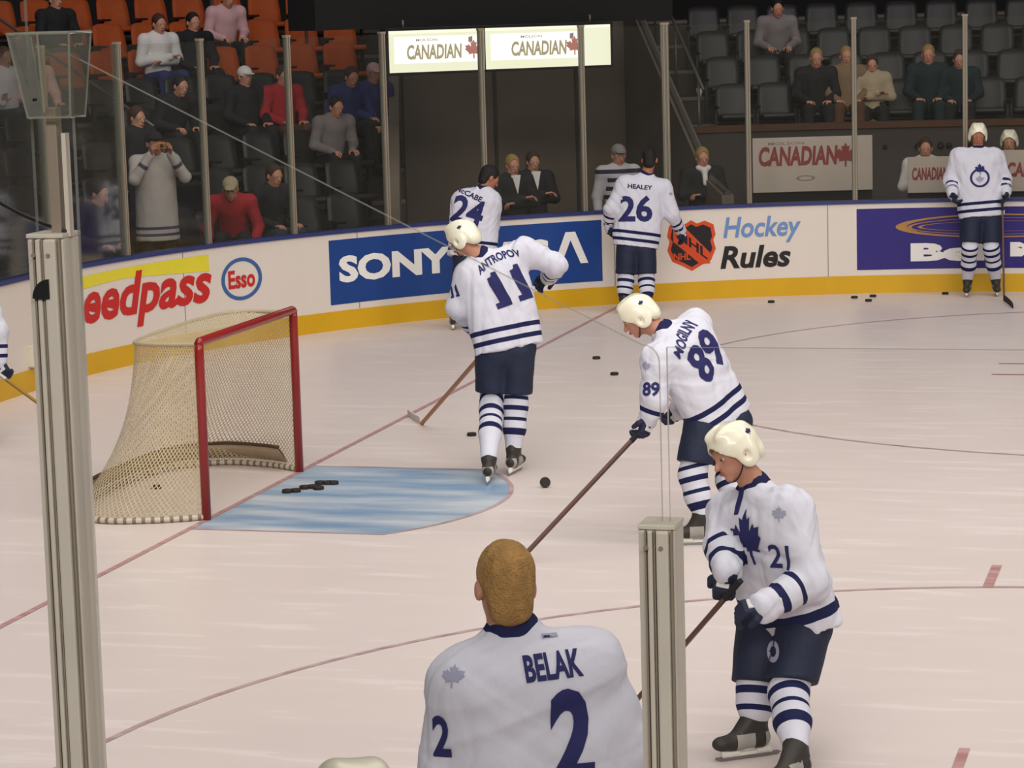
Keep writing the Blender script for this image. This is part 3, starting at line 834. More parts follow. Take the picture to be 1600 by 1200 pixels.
# handrails
def rail(name, label, pts, posts, r=.02, m='rail'):
    t = thing(name, label, 'railing', tuple(pts[0])); mb = MB(); mb.tube(pts, r, 0, 8); mb.out('top_rail', M[m], t)
    for p, h in posts:
        mb = MB(); mb.tube([p, p+Z*h], r*.8, 0, 8); mb.out('rail_post', M[m], t)
rail('handrail', 'slanted grey stair handrail in the stands left of the lit sign', [bp(9.3, erow(k)+.95, orow(k)+.1) for k in (2.2, 3, 4, 5, 6, 7)], [(bp(9.3, erow(k)+.0, orow(k)+.1), .95) for k in (3, 5, 7)], .018)
rail('handrail', 'slanted handrail on the stands along the right side of the tunnel', [bp(14.62, erow(k)+.95, orow(k)+.1) for k in (2.6, 4, 5, 6, 7)], [(bp(14.62, erow(k), orow(k)+.1), .95) for k in (3, 5, 7)], .022, 'rail')

# ================================================================== GOAL
def goal():
    g = thing('hockey_goal', 'red framed hockey goal with beige netting on the goal line at the left', 'goal', (0, 0, 0))
    for e, lb in ((-1, 'near'), (1, 'far')):
        mb = MB(); mb.tube([(0, e*.915, 0), (0, e*.915, 1.16), (0, e*.913, 1.20)], [.032, .032, .030], 0, 16); mb.out('post', M['red'], g)
    mb = MB(); mb.tube([(0, -.93, 1.20), (0, -.90, 1.215), (0, .90, 1.215), (0, .93, 1.20)], [.028, .032, .032, .028], 0, 16); mb.out('crossbar', M['red'], g)
    def smooth(P, n):
        P = np.array(P, float); out = []
        for k in range(len(P)-1):
            p0 = P[max(k-1, 0)]; p1 = P[k]; p2 = P[k+1]; p3 = P[min(k+2, len(P)-1)]
            for t in np.linspace(0, 1, n, endpoint=False):
                out.append(.5*(2*p1+(p2-p0)*t+(2*p0-5*p1+4*p2-p3)*t*t+(3*p1-p0-3*p2+p3)*t**3))
        out.append(P[-1]); return np.array(out)
    half_b = [(0, -.915), (-.30, -1.07), (-.66, -1.13), (-.98, -.92), (-1.10, -.45), (-1.12, 0)]
    half_t = [(0, -.915), (-.16, -.93), (-.34, -.93), (-.50, -.84), (-.56, -.45), (-.57, 0)]
    B = smooth(half_b+[(x, -y) for x, y in half_b[::-1][1:]], 6); T = smooth(half_t+[(x, -y) for x, y in half_t[::-1][1:]], 6)
    n = len(B)
    # base tube with brown lacing
    L = np.concatenate([[0], np.cumsum(np.linalg.norm(np.diff(B, axis=0), axis=1))])
    fine = np.linspace(0, L[-1], 240); bx = np.interp(fine, L, B[:, 0]); by = np.interp(fine, L, B[:, 1])
    mb = MB(); mb.tube([(x, y, .022) for x, y in zip(bx, by)], .021, 0, 10)
    V = np.array(mb.V); mlace = bpy.data.materials.new('laced_white_pipe'); t = NT(mlace)
    a = t.new('ShaderNodeAttribute', attribute_name='run').outputs['Fac']
    t.link(t.mix(t.math('GREATER_THAN', t.math('FRACT', t.math('MULTIPLY', a, 16.0)), .6), lin((190, 180, 164)), lin((128, 104, 84))), t.b.inputs['Base Color'])
    mb.out('base_frame', mlace, g, attrs={'run': np.repeat(fine, 10)[:len(V)]})
    mb = MB(); mb.tube([(x, y, 1.20) for x, y in T], .014, 0, 8); mb.out('top_frame', M['padding'], g)
    mb = MB(); mb.tube([(-.03-.52*t, .0, 1.2-.0*t) for t in (0, 1)], .012, 0, 8)
    # netting
    net = bpy.data.materials.new('netting_cord'); t = NT(net); 
    uu = t.new('ShaderNodeAttribute', attribute_name='nu').outputs['Fac']; vv = t.new('ShaderNodeAttribute', attribute_name='nv').outputs['Fac']
    P_ = 26.0
    fu = t.math('FRACT', t.math('MULTIPLY', t.math('ADD', uu, vv), P_)); fv = t.math('FRACT', t.math('MULTIPLY', t.math('SUBTRACT', uu, vv), P_))
    cov = t.math('MAXIMUM', t.math('LESS_THAN', fu, .30), t.math('LESS_THAN', fv, .30))
    t.link(t.mix(t.noise(5), lin((176, 156, 118)), lin((204, 188, 154))), t.b.inputs['Base Color']); t.b.inputs['Roughness'].default_value = .9
    t.link(cov, t.b.inputs['Alpha'])
    V = []; nu = []; nv = []; nz = 16
    for i in range(n):
        for j in range(nz+1):
            q = j/nz; z = 1.19*(1-q)+.03*q
            k = .22*q+.78*q**2.6                 # hangs steep, flares at the base
            p = T[i]*(1-k)+B[i]*k; V.append((p[0], p[1], z)); nu.append(L[i]); nv.append(z+.0)
    F = [(i*(nz+1)+j, (i+1)*(nz+1)+j, (i+1)*(nz+1)+j+1, i*(nz+1)+j+1) for i in range(n-1) for j in range(nz)]
    mk('side_netting', V, F, net, attrs={'nu': nu, 'nv': nv}, parent=g)
    V = []; nu = []; nv = []                       # top shelf netting: crossbar to the top frame
    for i in range(n):
        y = T[i][1]; x0 = -.01
        for j in range(7):
            q = j/6; V.append((x0*(1-q)+T[i][0]*q, y*.5*(1-q)*2+T[i][1]*q if False else y, 1.205-.025*math.sin(PI*q)*min(1, abs(T[i][0])*3))); nu.append(y); nv.append(V[-1][0])
    F = [(i*7+j, (i+1)*7+j, (i+1)*7+j+1, i*7+j+1) for i in range(n-1) for j in range(6)]
    mk('top_netting', V, F, net, attrs={'nu': nu, 'nv': nv}, parent=g)
    # canvas skirt folded over the base
    V = []; ids = [i for i in range(n) if B[i][0] < -.90 or (B[i][1] > 0 and B[i][0] < -.12)]
    for i in ids:
        nb = N(np.array([-0.55, 0])-B[i])
        for d, z in ((.0, .055), (.05, .13), (.085, .17), (.075, .175), (.035, .13), (-.01, .06)): V.append((*(B[i]+nb*d), z))
    m_ = len(ids); F = [(i*6+j, (i+1)*6+j, (i+1)*6+(j+1) % 6, i*6+(j+1) % 6) for i in range(m_-1) for j in range(6)]
    mk('net_skirt', V, F, M['padding'], parent=g)
    mb = MB(); mb.tube([(*(B[i]+N(np.array([-.55, 0])-B[i])*.085), .185) for i in ids], .013, 0, 8); mb.out('skirt_rail', M['cloth_brown'], g)
goal()

# ================================================================== PUCKS
def puck(p, label, tilt=(0, 0), group='pucks scattered over the ice', up=.0):
    mb = MB(); pr = [(.0, 0), (.034, 0), (.0381, .003), (.0381, .0224), (.034, .0254), (0, .0254)]
    n = 20; V = []; F = []
    R_ = Matrix.Rotation(tilt[0], 3, 'X') @ Matrix.Rotation(tilt[1], 3, 'Y')
    for k in range(n):
        a = 2*PI*k/n
        for r, z in pr[1:-1]: V.append(np.array(R_ @ Vector((r*math.cos(a), r*math.sin(a), z-.0127)))+p+Z*(.0127+up))
    for k in range(n):
        for j in range(3): F.append((k*4+j, ((k+1) % n)*4+j, ((k+1) % n)*4+j+1, k*4+j+1))
    F += [tuple(k*4 for k in range(n))[::-1], tuple(k*4+3 for k in range(n))]
    mb.add(V, F, 0); tag(mb.out('puck', M['puck'], smooth=False, loc=p), label, 'puck', group)
for px, py, lb in [(932, 561, 'black puck on open ice, upper one of the two near the bending player 89'), (960, 586, 'black puck on open ice, lower one of the two near the bending player 89'),
                   (737, 681, 'black puck on the ice just left of the skates of player 11'), (1205, 473, 'black puck alone on the ice near the yellow boards'),
                   (1335, 466, 'black puck by the boards, left of a touching pair'), (1357, 471, 'black puck by the boards, lower one of the touching pair'),
                   (1364, 464, 'black puck by the boards, upper one of the touching pair'), (1477, 460, 'black puck against the boards just left of the front-facing player'),
                   (245, 763, 'black puck lying inside the goal')]:
    puck(ice_at(px, py), lb)
p = at(852, 755, 18.55); puck(np.array((p[0], p[1], p[2]-.0127)), 'black puck standing on edge right of the skates of player 11', (math.radians(62), .5)) if False else puck(ice_at(852, 762), 'black puck standing on edge right of the skates of player 11', (math.radians(80), .3), up=.026)
for i, (px, py, up) in enumerate([(449, 770, 0), (462, 769, 0), (476, 764, 0), (488, 763, 0), (500, 757, 0), (512, 757, 0), (521, 757, 0), (498, 765, 0)]):
    puck(ice_at(px, py+ (5 if up else 0)), 'black puck in the heap of pucks on the blue crease', (0, 0) if not up else (.0, .05), 'pucks heaped on the blue crease', up)

# ================================================================== PEOPLE
def frame(f, u):
    f = N(f); u = N(u-f*(u@f)); return np.stack([np.cross(f, u), f, u])   # rows: right, forward, up
def head_prims(c, f, u, s=1.0):
    R = frame(f, u); r, f, u = R
    P = [ell(c+u*.028*s-f*.012*s, (.077*s, .098*s, .092*s), R, k=.02), ell(c-u*.045*s+f*.026*s, (.058*s, .068*s, .070*s), R, k=.03),
         ell(c-u*.100*s+f*.070*s, (.022*s, .018*s, .017*s), R, k=.025), ell(c+u*.018*s+f*.076*s, (.058*s, .018*s, .012*s), R, k=.02)]
    P += [cap(c+u*.005*s+f*.088*s, c-u*.034*s+f*.112*s, .008*s, .014*s, k=.012), ell(c-u*.066*s+f*.088*s, (.026*s, .012*s, .010*s), R, k=.01)]
    for e in (-1, 1):
        P.append(ell(c+r*e*.078*s-u*.012*s-f*.004*s, (.012*s, .020*s, .032*s), R, k=.008))
        P.append(ell(c+r*e*.034*s-u*.006*s+f*.066*s, (.022*s, .018*s, .018*s), R, k=.02))
        P.append(ell(c+r*e*.034*s+u*.000*s+f*.098*s, (.019*s, .016*s, .012*s), R, k=.014, op='sub'))
    return P
def eyes(par, c, f, u):
    R = frame(f, u); r, f, u = R
    for e in (-1, 1):
        V, F = sdf([ell(c+r*e*.033+f*.079+u*.002, (.014, .012, .010))], .004); mk('eye', V, F, M['eye'], parent=par)
        V, F = sdf([ell(c+r*e*.032+f*.091+u*.002, (.006, .004, .006))], .0025); mk('iris', V, F, M['iris'], parent=par)
    V, F = sdf([ell(c-u*.064+f*.1005, (.024, .006, .006), R), ell(c-u*.070+f*.099, (.019, .006, .006), R, k=.004)], .003); mk('lips', V, F, M['lip'], parent=par)
def hand_prims(w, d, pn, curl, s=1.0, fat=0.0, side=1, k=.010, tg=0):
    """w wrist, d along the hand, pn palm normal, curl radians per joint, side: thumb side sign"""
    d = N(d); pn = N(pn-d*(pn@d)); l = np.cross(d, pn)*side
    P = [Prim('box', (w+d*.048*s, np.array((.048*s, .040*s+fat*.6, .013*s+fat)), np.stack([d, l, pn]), .012*s), .012, 'add', tg)]
    for i, (o, L_) in enumerate(((.030, .080), (.010, .090), (-.011, .083), (-.031, .066))):
        p = w+d*.088*s+l*o*s*(1+fat*8); a = 0.12; dd = d
        for j, q in enumerate((.45, .32, .25)):
            a += curl*(.9+.08*i); dd = d*math.cos(a)+pn*math.sin(a); e = p+dd*L_*q*s
            P.append(cap(p, e, .0085*s+fat*.75-j*.0006, .0078*s+fat*.7-j*.0006, k=.004, tg=tg)); p = e
    b = w+d*.022*s+l*.034*s; m = b+N(d*.6+l*.75+pn*.35)*.040*s; e = m+N(d*.75+l*.1+pn*.65)*.034*s
    P += [cap(b, m, .013*s+fat*.7, .011*s+fat*.7, k=.010, tg=tg), cap(m, e, .011*s+fat*.7, .009*s+fat*.6, k=.005, tg=tg)]
    return P
def helmet(par, c, f, u, cage=False, dots=True):
    R = frame(f, u); r, f, u = R; cc = c+u*.026-f*.014
    P = [ell(cc, (.102, .126, .108), R, k=.02)]
    for e in (-1, 1): P.append(ell(cc+r*e*.088-u*.055-f*.005, (.020, .052, .052), R, k=.025)); P.append(ell(cc+r*e*.045+u*.075+f*.015, (.022, .085, .030), R, k=.03))
    P.append(ell(cc-f*.085-u*.060, (.075, .045, .055), R, k=.03))
    P.append(ell(cc-u*.10+f*.115, (.10, .085, .105), R, k=.014, op='sub')); P.append(ell(c-u*.03+f*.02, (.079, .11, .13), R, k=.01, op='sub'))
    P.append(ell(cc-u*.165-f*.03, (.15, .15, .05), R, k=.01, op='sub'))
    for e in (-1, 1): P.append(ell(cc+r*e*.108-u*.045+f*.012, (.02, .020, .026), R, k=.006, op='sub'))
    for x in (-.022, .022): P.append(ell(cc+r*x+u*.112+f*.035, (.006, .030, .012), R, k=.005, op='sub'))
    V, F = sdf(P, .0055)
    h = mk('helmet', V, F, M['helmet'], parent=par)
    if dots:
        for e, v in ((-1, r*-1), (1, r)):
            mb = MB(); Vv, Ff = print_on(V, F, poly2d(LEAF), cc+u*.045-f*.05, f*-e, u, v, .036, .034, .01, .0015); mb.add(Vv, Ff, 0); mb.out('helmet_emblem', M['blueprint'], h)
    mb = MB(); pts = [cc+r*math.sin(a)*.086+u*(-.06-.085*math.cos(a))+f*(.03+.05*math.cos(a)) for a in np.linspace(-PI/2, PI/2, 15)]
    mb.tube(pts, .0035, 0, 6); mb.out('chin_strap', M['black'], h)
    return h
def hair(par, c, f, u, m, longer=0, sd=1, top=.0, fl=None):
    R = frame(f, u); r, f, u = R
    P = [ell(c+u*(.034+top)-f*.018, (.082, .105, .096), R, k=.02), ell(c-u*.035-f*.056, (.064, .050, .070+longer), R, k=.03), ell(c-u*(.070+longer*.6)-f*.044, (.058, .036, .036), R, k=.03),
         ell(c-u*.030+f*.085, (.069, .085, .110), R, k=.015, op='sub')]
    for e in (-1, 1): P.append(ell(c+r*e*.085-u*.018+f*.002, (.018, .020, .034), R, k=.006, op='sub')); P.append(ell(c+r*e*.080-u*.075+f*.03, (.03, .05, .05), R, k=.01, op='sub'))
    V, F = sdf(P, .005, wr=(.006, 60, sd)); return mk('hair', V, F, m, parent=par)

JERSEY_W = striped('white_jersey_knit', WHITE, BLUE, [('hem', .055, .090), ('hem', .135, .170), ('cuff', .075, .105), ('cuff', .150, .180), ('neck', -.5, .078)])
JERSEY_FAT = striped('white_jersey_knit_wide_bands', WHITE, BLUE, [('hem', .06, .11), ('hem', .175, .20), ('cuff', .085, .125), ('cuff', .190, .215), ('neck', -.5, .085)])
SOCK = striped('striped_hockey_sock', WHITE, BLUE, [('run', .03, .055), ('run', .10, .135), ('run', .185, .21), ('run', .265, .315)])

BOOT = striped('skate_boot', (54, 50, 46), (150, 146, 138), [('run', -.005, .085), ('run', -.08, -.055)], rough=.45)
def player(cfg):
    D = cfg['D']; s = cfg.get('s', 1.0)
    J = {k: at(v[0], v[1], D+v[2]) for k, v in cfg['J'].items()}
    for k, v in cfg.get('W', {}).items(): J[k] = np.array(v, float)
    ft = {}
    for e in 'LR':
        heel, toe = cfg['foot'+e]
        H = ice_at(*heel); T = ice_at(*toe); f = N(T-H); lift = cfg.get('lift'+e, 0)
        ft[e] = (H+f*.09+Z*lift, f); J['an'+e] = H+f*.075+Z*(.135+lift)
    base = (J['anL']+J['anR'])/2; base[2] = 0
    me = thing('person', cfg['label'], 'person', tuple(base), cfg.get('group'))
    hc = J['head']; hf = camvec(*cfg['hf']); hu = camvec(*cfg.get('hu', (0, 1, 0)))
    lat = N(J['shR']-J['shL']); ax = N(J['chest']-J['pelvis']); nb = N(np.cross(lat, ax))     # nb: towards the back if L,R are his own left and right
    if cfg.get('swap'): nb = -nb
    skin = M[cfg.get('skin', 'skin')]
    # --- body
    P = head_prims(hc, hf, hu)
    neck0 = hc-hu*.06*1-hf*.015; P.append(cap(neck0, J['neck']+ax*-.03, .053, .060, k=.02))
    P += [cap(J['pelvis']-ax*.03-lat*.05, J['pelvis']-ax*.03+lat*.05, .095, k=.05), cap(J['pelvis'], J['chest'], .11, .135, fl=(nb, .7), k=.06),
          cap(J['shL'], J['shR'], .065, k=.06), cap(J['chest'], J['neck'], .11, .06, fl=(nb, .7), k=.04)]
    for e, g in (('L', -1), ('R', 1)):
        P += [cap(J['sh'+e], J['el'+e], .056, .042, k=.03), cap(J['el'+e], J['wr'+e], .042, .030, k=.015)]
        P += hand_prims(J['wr'+e], *cfg['hand'+e][:2] if not isinstance(cfg['hand'+e][0], tuple) else (camvec(*cfg['hand'+e][0]), camvec(*cfg['hand'+e][1])), cfg['hand'+e][2], side=cfg['hand'+e][3])
        P += [cap(J['hip'+e], J['kn'+e], .080, .055, k=.04), cap(J['kn'+e], J['an'+e], .056, .030, k=.02), cap(J['an'+e]-Z*.03, ft[e][0]+ft[e][1]*.13+Z*.078, .030, .022, k=.02)]
    V, F = sdf(P, .009); mk('body', V, F, skin, parent=me)
    if cfg.get('face', True): eyes(me, hc, *frame(hf, hu)[1:])
    if cfg.get('helmet'): helmet(me, hc, hf, hu)
    if cfg.get('hair'): hair(me, hc, hf, hu, M[cfg['hair']], cfg.get('hairlen', 0))
    # --- jersey
    hem = J['pelvis']-ax*cfg.get('hemdrop', .08); tw = cfg.get('tw', 1.0)
    P = [cap(J['pelvis']-ax*.30-lat*.095*tw, J['chest']-lat*.10*tw, .158*tw, .162*tw, fl=(nb, .86), k=.09, tg=0), cap(J['pelvis']-ax*.30+lat*.095*tw, J['chest']+lat*.10*tw, .158*tw, .162*tw, fl=(nb, .86), k=.09, tg=0),
         cap(J['shL']-ax*.01, J['shR']-ax*.01, .092*tw, k=.07, tg=0), cap(J['chest'], J['neck']-ax*.015, .135, .078, fl=(nb, .8), k=.07, tg=0)]
    for e in 'LR':
        P += [cap(J['sh'+e], J['el'+e], .100*tw, .084*tw, k=.05, tg=1), cap(J['el'+e], J['wr'+e], .084*tw, .066*tw, k=.03, tg=2 if e == 'L' else 3)]
    V, F = sdf(P, cfg.get('jv', .010), cuts=[(hem, -ax)]+[], wr=cfg.get('wr', (.040, 17, cfg.get('seed', 3))))
    dd = []; ts = []
    for p in P:
        dd.append(p.d(V))
    dd = np.array(dd); near = dd.argmin(0); tg = np.array([p.tg for p in P])[near]
    hemv = np.where(tg == 0, (V-hem)@ax, 9.0)
    hemv = np.where((tg != 0) & (hemv > 5), np.where(dd[0:4].min(0) < .0, (V-hem)@ax, 9.0), hemv)
    cuff = np.full(len(V), 9.0)
    for e, q in (('L', 2), ('R', 3)):
        a = N(J['el'+e]-J['wr'+e]); c_ = (V-J['wr'+e])@a; cuff = np.where(tg == q, c_+.03, cuff)
    na = N(J['neck']-J['chest']); rel = V-(J['neck']+na*.00); neckd = np.linalg.norm(rel-(rel@na)[:, None]*na, axis=1)+np.maximum(0, -(rel@na)-.02)*1.2
    neckd = np.where(rel@na > -.09, neckd, 9)
    mb = MB(); mb.add(V, [tuple(f) for f in F], 0)
    for pr in cfg.get('prints', []):
        org0 = at(pr['p'][0], pr['p'][1], D)
        Fp = F if pr['on'] == 'side' else F[(tg[F] == 0).all(1)]
        bv = BVHTree.FromPolygons([Vector(p) for p in V], [tuple(int(i) for i in q) for q in Fp])
        d0 = N(org0-CAM); hit = bv.ray_cast(Vector(org0-d0*3), Vector(d0), 6)
        if hit[0] is None: print('MISS', cfg['name'], pr['p']); continue
        org = np.array(hit[0])
        n_ = {'back': nb, 'front': -nb}.get(pr['on'], None)
        if n_ is None: n_ = np.array(hit[1]); n_ = N(n_-d0*.6)
        if n_@d0 > 0 and pr['on'] not in ('back', 'front'): n_ = -n_
        if 'v' in pr: v = camvec(*pr['v'])
        else: v = ax
        v = N(v-n_*(v@n_)); u = np.cross(v, n_)
        W, G = print_on(V, Fp, pr['shape'], org, u, v, n_, pr['w'], pr['h'], .02, .003, pr.get('bow', 0))
        mb.add(W, G, pr.get('m', 1))
    k = len(mb.V)-len(V)
    pad = lambda a: np.concatenate([a, np.full(k, 9.0)])
    j = mb.out('jersey', [cfg.get('jm', JERSEY_W), M['blueprint'], M['greyprint']], me, attrs={'hem': pad(hemv), 'cuff': pad(cuff), 'neck': pad(neckd)})
    # --- pants
    pe = J['pelvis']-ax*.07
    P = [cap(pe-lat*.085, pe+lat*.085, .122, k=.05, fl=(nb, .95))]
    cuts = []
    for e in 'LR':
        a = J['hip'+e]; b = a+(J['kn'+e]-a)*cfg.get('pl', .72); P.append(cap(a, b, .124, .118, k=.03)); cuts.append((b+N(J['kn'+e]-a)*.02, N(J['kn'+e]-a)))
    V, F = sdf(P, .010, cuts=cuts if (J['knL']-J['hipL'])@(J['knR']-J['hipR']) > .9*np.linalg.norm(J['knL']-J['hipL'])*np.linalg.norm(J['knR']-J['hipR']) else (), wr=(.010, 13, 5))
    mb = MB(); mb.add(V, [tuple(f) for f in F], 0)
    if cfg.get('logo'):
        o_ = at(*cfg['logo'], D); d0 = N(o_-CAM); W, G = print_on(V, F, ring2d(20, .5), o_-d0*.1, CR, CU, -d0, .055, .10, .02, .003); mb.add(W, G, 1)
    mb.out('hockey_pants', [M['navy'], M['greyprint']], me)
    # --- socks, skates, gloves
    for e in 'LR':
        a, b = J['kn'+e], J['an'+e]; d = N(b-a); L_ = np.linalg.norm(b-a)
        a2 = a+N(J['hip'+e]-a)*.10
        V, F = sdf([cap(a2, a, .088, .088, k=.03), cap(a, a+d*L_*.45, .088, .082, k=.03), cap(a+d*L_*.45, b-d*.07, .082, .060, k=.03)], .008, wr=(.003, 20, 4))
        mk('sock', V, F, SOCK, attrs={'run': (V-a2)@d}, parent=me)
        c, f = ft[e]; r = np.cross(f, Z); lift = cfg.get('lift'+e, 0)
        sh = J['an'+e]
        up_ = N(a-sh)
        P = [cap(sh+up_*.09, c+Z*.095-f*.040, .056, .042, k=.03), cap(sh+up_*.05+f*.01, c+Z*.095+f*.07, .050, .040, k=.03), cap(c+Z*.088-f*.05, c+Z*.080+f*.10, .038, .036, fl=None, k=.03), ell(c+Z*.082+f*.14, (.042, .052, .034), frame(f, Z), k=.02), cap(sh+up_*.10-f*.035, sh+up_*.04-f*.04, .018, .02, k=.02), ell(sh+up_*.11+f*.035, (.032, .014, .055), frame(f, Z), k=.015)]
        V, F = sdf(P, .007); sk = mk('skate', V, F, BOOT, attrs={'run': np.where(V[:, 2] < .125+lift, (V-c)@f, 9)}, parent=me)
        mb = MB()
        for q, wd in ((-.06, .035), (.105, .045)):
            mb.box(c+f*q+Z*.040, f, r, Z, wd, .014, .016, 0, .006)
        mb.box(c+f*.02+Z*.026, f, r, Z, .125, .006, .009, 0, .004); mb.out('blade_holder', M['white'], sk, smooth=False)
        mb = MB(); pts = [(-.135, .020), (-.15, .012), (-.13, .001), (.15, .001), (.180, .012), (.175, .022)]
        W = [c+f*x+Z*z-r*.002 for x, z in pts]+[c+f*x+Z*z+r*.002 for x, z in pts]; n = 6
        mb.add(W, [tuple(range(n)), tuple(range(n, 2*n))[::-1]]+[(j, (j+1) % n, n+(j+1) % n, n+j) for j in range(n)], 0); mb.out('blade', M['steel'], sk, smooth=False)
        w_ = J['wr'+e]; hd = cfg['hand'+e]; d = camvec(*hd[0]); pn = camvec(*hd[1])
        fa = N(w_-J['el'+e])
        P = [cap(w_-fa*.035, w_+fa*.02, .062, .050, k=.02, tg=1)]+hand_prims(w_, d, pn, hd[2], 1.05, .0095, hd[3], tg=0)
        V, F = sdf(P, .006)
        gl = mk('glove', V, F, M['navy'], parent=me)
        mb = MB(); q = w_-fa*.055; ring = []
        pr = N(np.cross(fa, Z)); pq = np.cross(fa, pr)
        mb.tube([q+(pr*math.cos(t)+pq*math.sin(t))*.060 for t in np.linspace(0, 2*PI, 17)[:-1]], .010, 0, 8, closed=True); mb.out('glove_cuff', M['cloth_white'], gl)
        mb = MB(); bk = -N(pn-d*(pn@d)); mb.box(w_+d*.055+bk*.026, d, np.cross(d, bk), bk, .022, .030, .006, 0, .005); mb.out('glove_patch', M['cloth_white'], gl, smooth=False)
    return me, J
def stick(label, top, heel, toe, m='wood', blade='tape_w', shaft_r=(.010, .015), toeup=.0, mid=None):
    top, heel, toe = map(lambda q: np.asarray(q, float), (top, heel, toe))
    t = thing('hockey_stick', label, 'hockey stick', tuple(heel))
    d = N(heel-top); L_ = np.linalg.norm(heel-top); s_ = N(np.cross(d, N(toe-heel))); o_ = np.cross(d, s_)
    mb = MB(); mb.box((top+heel)/2, d, s_, o_, L_/2, shaft_r[0], shaft_r[1], 0, .004); mb.out('shaft', M[m], t, smooth=False)
    mb = MB(); mb.box(top+d*.06, d, s_, o_, .065, .012, .017, 0, .005); mb.out('grip_tape', M[blade], t, smooth=False)
    V = []; ks = 9; bd = N(toe-heel); LL = np.linalg.norm(toe-heel)
    up = N(-d-bd*(-d@bd)); n_ = np.cross(bd, up)
    for k in range(ks):
        q = k/(ks-1); c = heel+bd*LL*q+n_*.022*q*q; h = .034*(1-.12*q) if q < .95 else .022; th = .006*(1-.4*q)
        V += [c-up*.010*0-n_*th, c+up*h*1.9-n_*th, c+up*h*1.9+n_*th, c+n_*th]
    F = [(0, 1, 2, 3), (4*ks-4, 4*ks-1, 4*ks-2, 4*ks-3)]
    for k in range(ks-1):
        for j in range(4): F.append((4*k+j, 4*k+4+j, 4*k+4+(j+1) % 4, 4*k+(j+1) % 4))
    mk('blade', V, F, M[blade], parent=t, smooth=False)
    return t
T_ = text2d
ONE = [(.08, .70), (.30, .74), (.30, .16), (.06, .16), (.06, 0), (.90, 0), (.90, .16), (.62, .16), (.62, 1), (.36, 1), (.30, .90), (.08, .88)]
def dig(t, b=.035):
    if set(t) == {'1'}:
        V = []; F = []
        for k in range(len(t)):
            n = len(V); V += [((x*.78+k)/len(t), y) for x, y in ONE]; F.append(tuple(range(n, n+len(ONE))))
        V = np.array(V); V[:, 0] = (V[:, 0]-V[:, 0].min())/np.ptp(V[:, 0]); return V, F
    return text2d(t, b)

# ---- player 11, back view
player(dict(name='p11', label='tall person in white jersey 11 and white helmet by the blue crease, seen from behind', D=19.15, seed=11,
    footL=((762, 757), (776, 738)), footR=((797, 743), (812, 735)), helmet=True, hf=(-.75, -.35, -.5), hu=(-.35, .93, 0),
    J=dict(head=(722, 372, -.02), neck=(750, 398, 0), chest=(772, 440, .02), pelvis=(792, 532, .0), shL=(733, 428, -.02), shR=(818, 392, .06),
           elL=(716, 480, .02), wrL=(742, 512, .27), elR=(868, 414, .10), wrR=(858, 432, .34), hipL=(768, 555, 0), hipR=(810, 550, 0), knL=(768, 638, .06), knR=(806, 634, .05)),
    handL=((.5, -.3, -.8), (.6, -.5, .3), .7, 1), handR=((-.6, -.3, -.7), (-.4, -.8, 0), .7, -1), tw=1.02, hemdrop=.07,
    prints=[dict(p=(797, 446), on='back', shape=dig('11'), w=.29, h=.27, v=(-.34, .94, 0)), dict(p=(776, 402), on='back', shape=T_('ANTROPOV', .03), w=.34, h=.065, bow=1.4, v=(-.42, .9, 0)),
            dict(p=(710, 455), on='side', shape=dig('11'), w=.08, h=.09)]))
stick('brown wooden stick of player 11 reaching down left to the ice', at(752, 555, 19.35), ice_at(658, 663), ice_at(634, 650), 'wood', 'tape_w')

# ---- player 89, bent forward
player(dict(name='p89', label='person in white jersey 89 and white helmet bending forward over a long stick', D=16.55, seed=5,
    footL=((1120, 850), (1072, 852)), footR=((1178, 842), (1140, 842)), helmet=True, hf=(-.80, -.55, -.05), hu=(-.45, .88, .15),
    J=dict(head=(996, 494, .02), neck=(1034, 513, .03), chest=(1070, 545, .05), pelvis=(1118, 640, .12), shL=(1026, 562, -.12), shR=(1086, 506, .22),
           elL=(1022, 625, -.14), wrL=(1012, 655, -.12), elR=(1100, 600, .42), wrR=(1060, 640, .42), hipL=(1098, 665, .02), hipR=(1146, 660, .18), knL=(1082, 742, -.02), knR=(1140, 750, .16)),
    handL=((-.25, -.85, .1), (-.6, .2, -.5), .8, -1), handR=((-.6, -.6, 0), (-.3, .5, -.6), .8, 1), hemdrop=.10, tw=1.0,
    prints=[dict(p=(1103, 556), on='back', shape=dig('89', .03), w=.32, h=.27, v=(-.83, .55, 0)), dict(p=(1066, 524), on='back', shape=T_('MOGILNY', .03), w=.33, h=.065, bow=1.2, v=(-.86, .5, 0)),
            dict(p=(1017, 608), on='side', shape=dig('89'), w=.11, h=.09, v=(0, 1, 0)), dict(p=(1009, 572), on='side', shape=poly2d(LEAF), w=.07, h=.07, m=2, v=(0, 1, 0))]))
stick('long brown stick of player 89 reaching down towards the blond head', at(1006, 668, 16.42), ice_at(806, 882), ice_at(768, 892), 'woodd', 'tape_b')

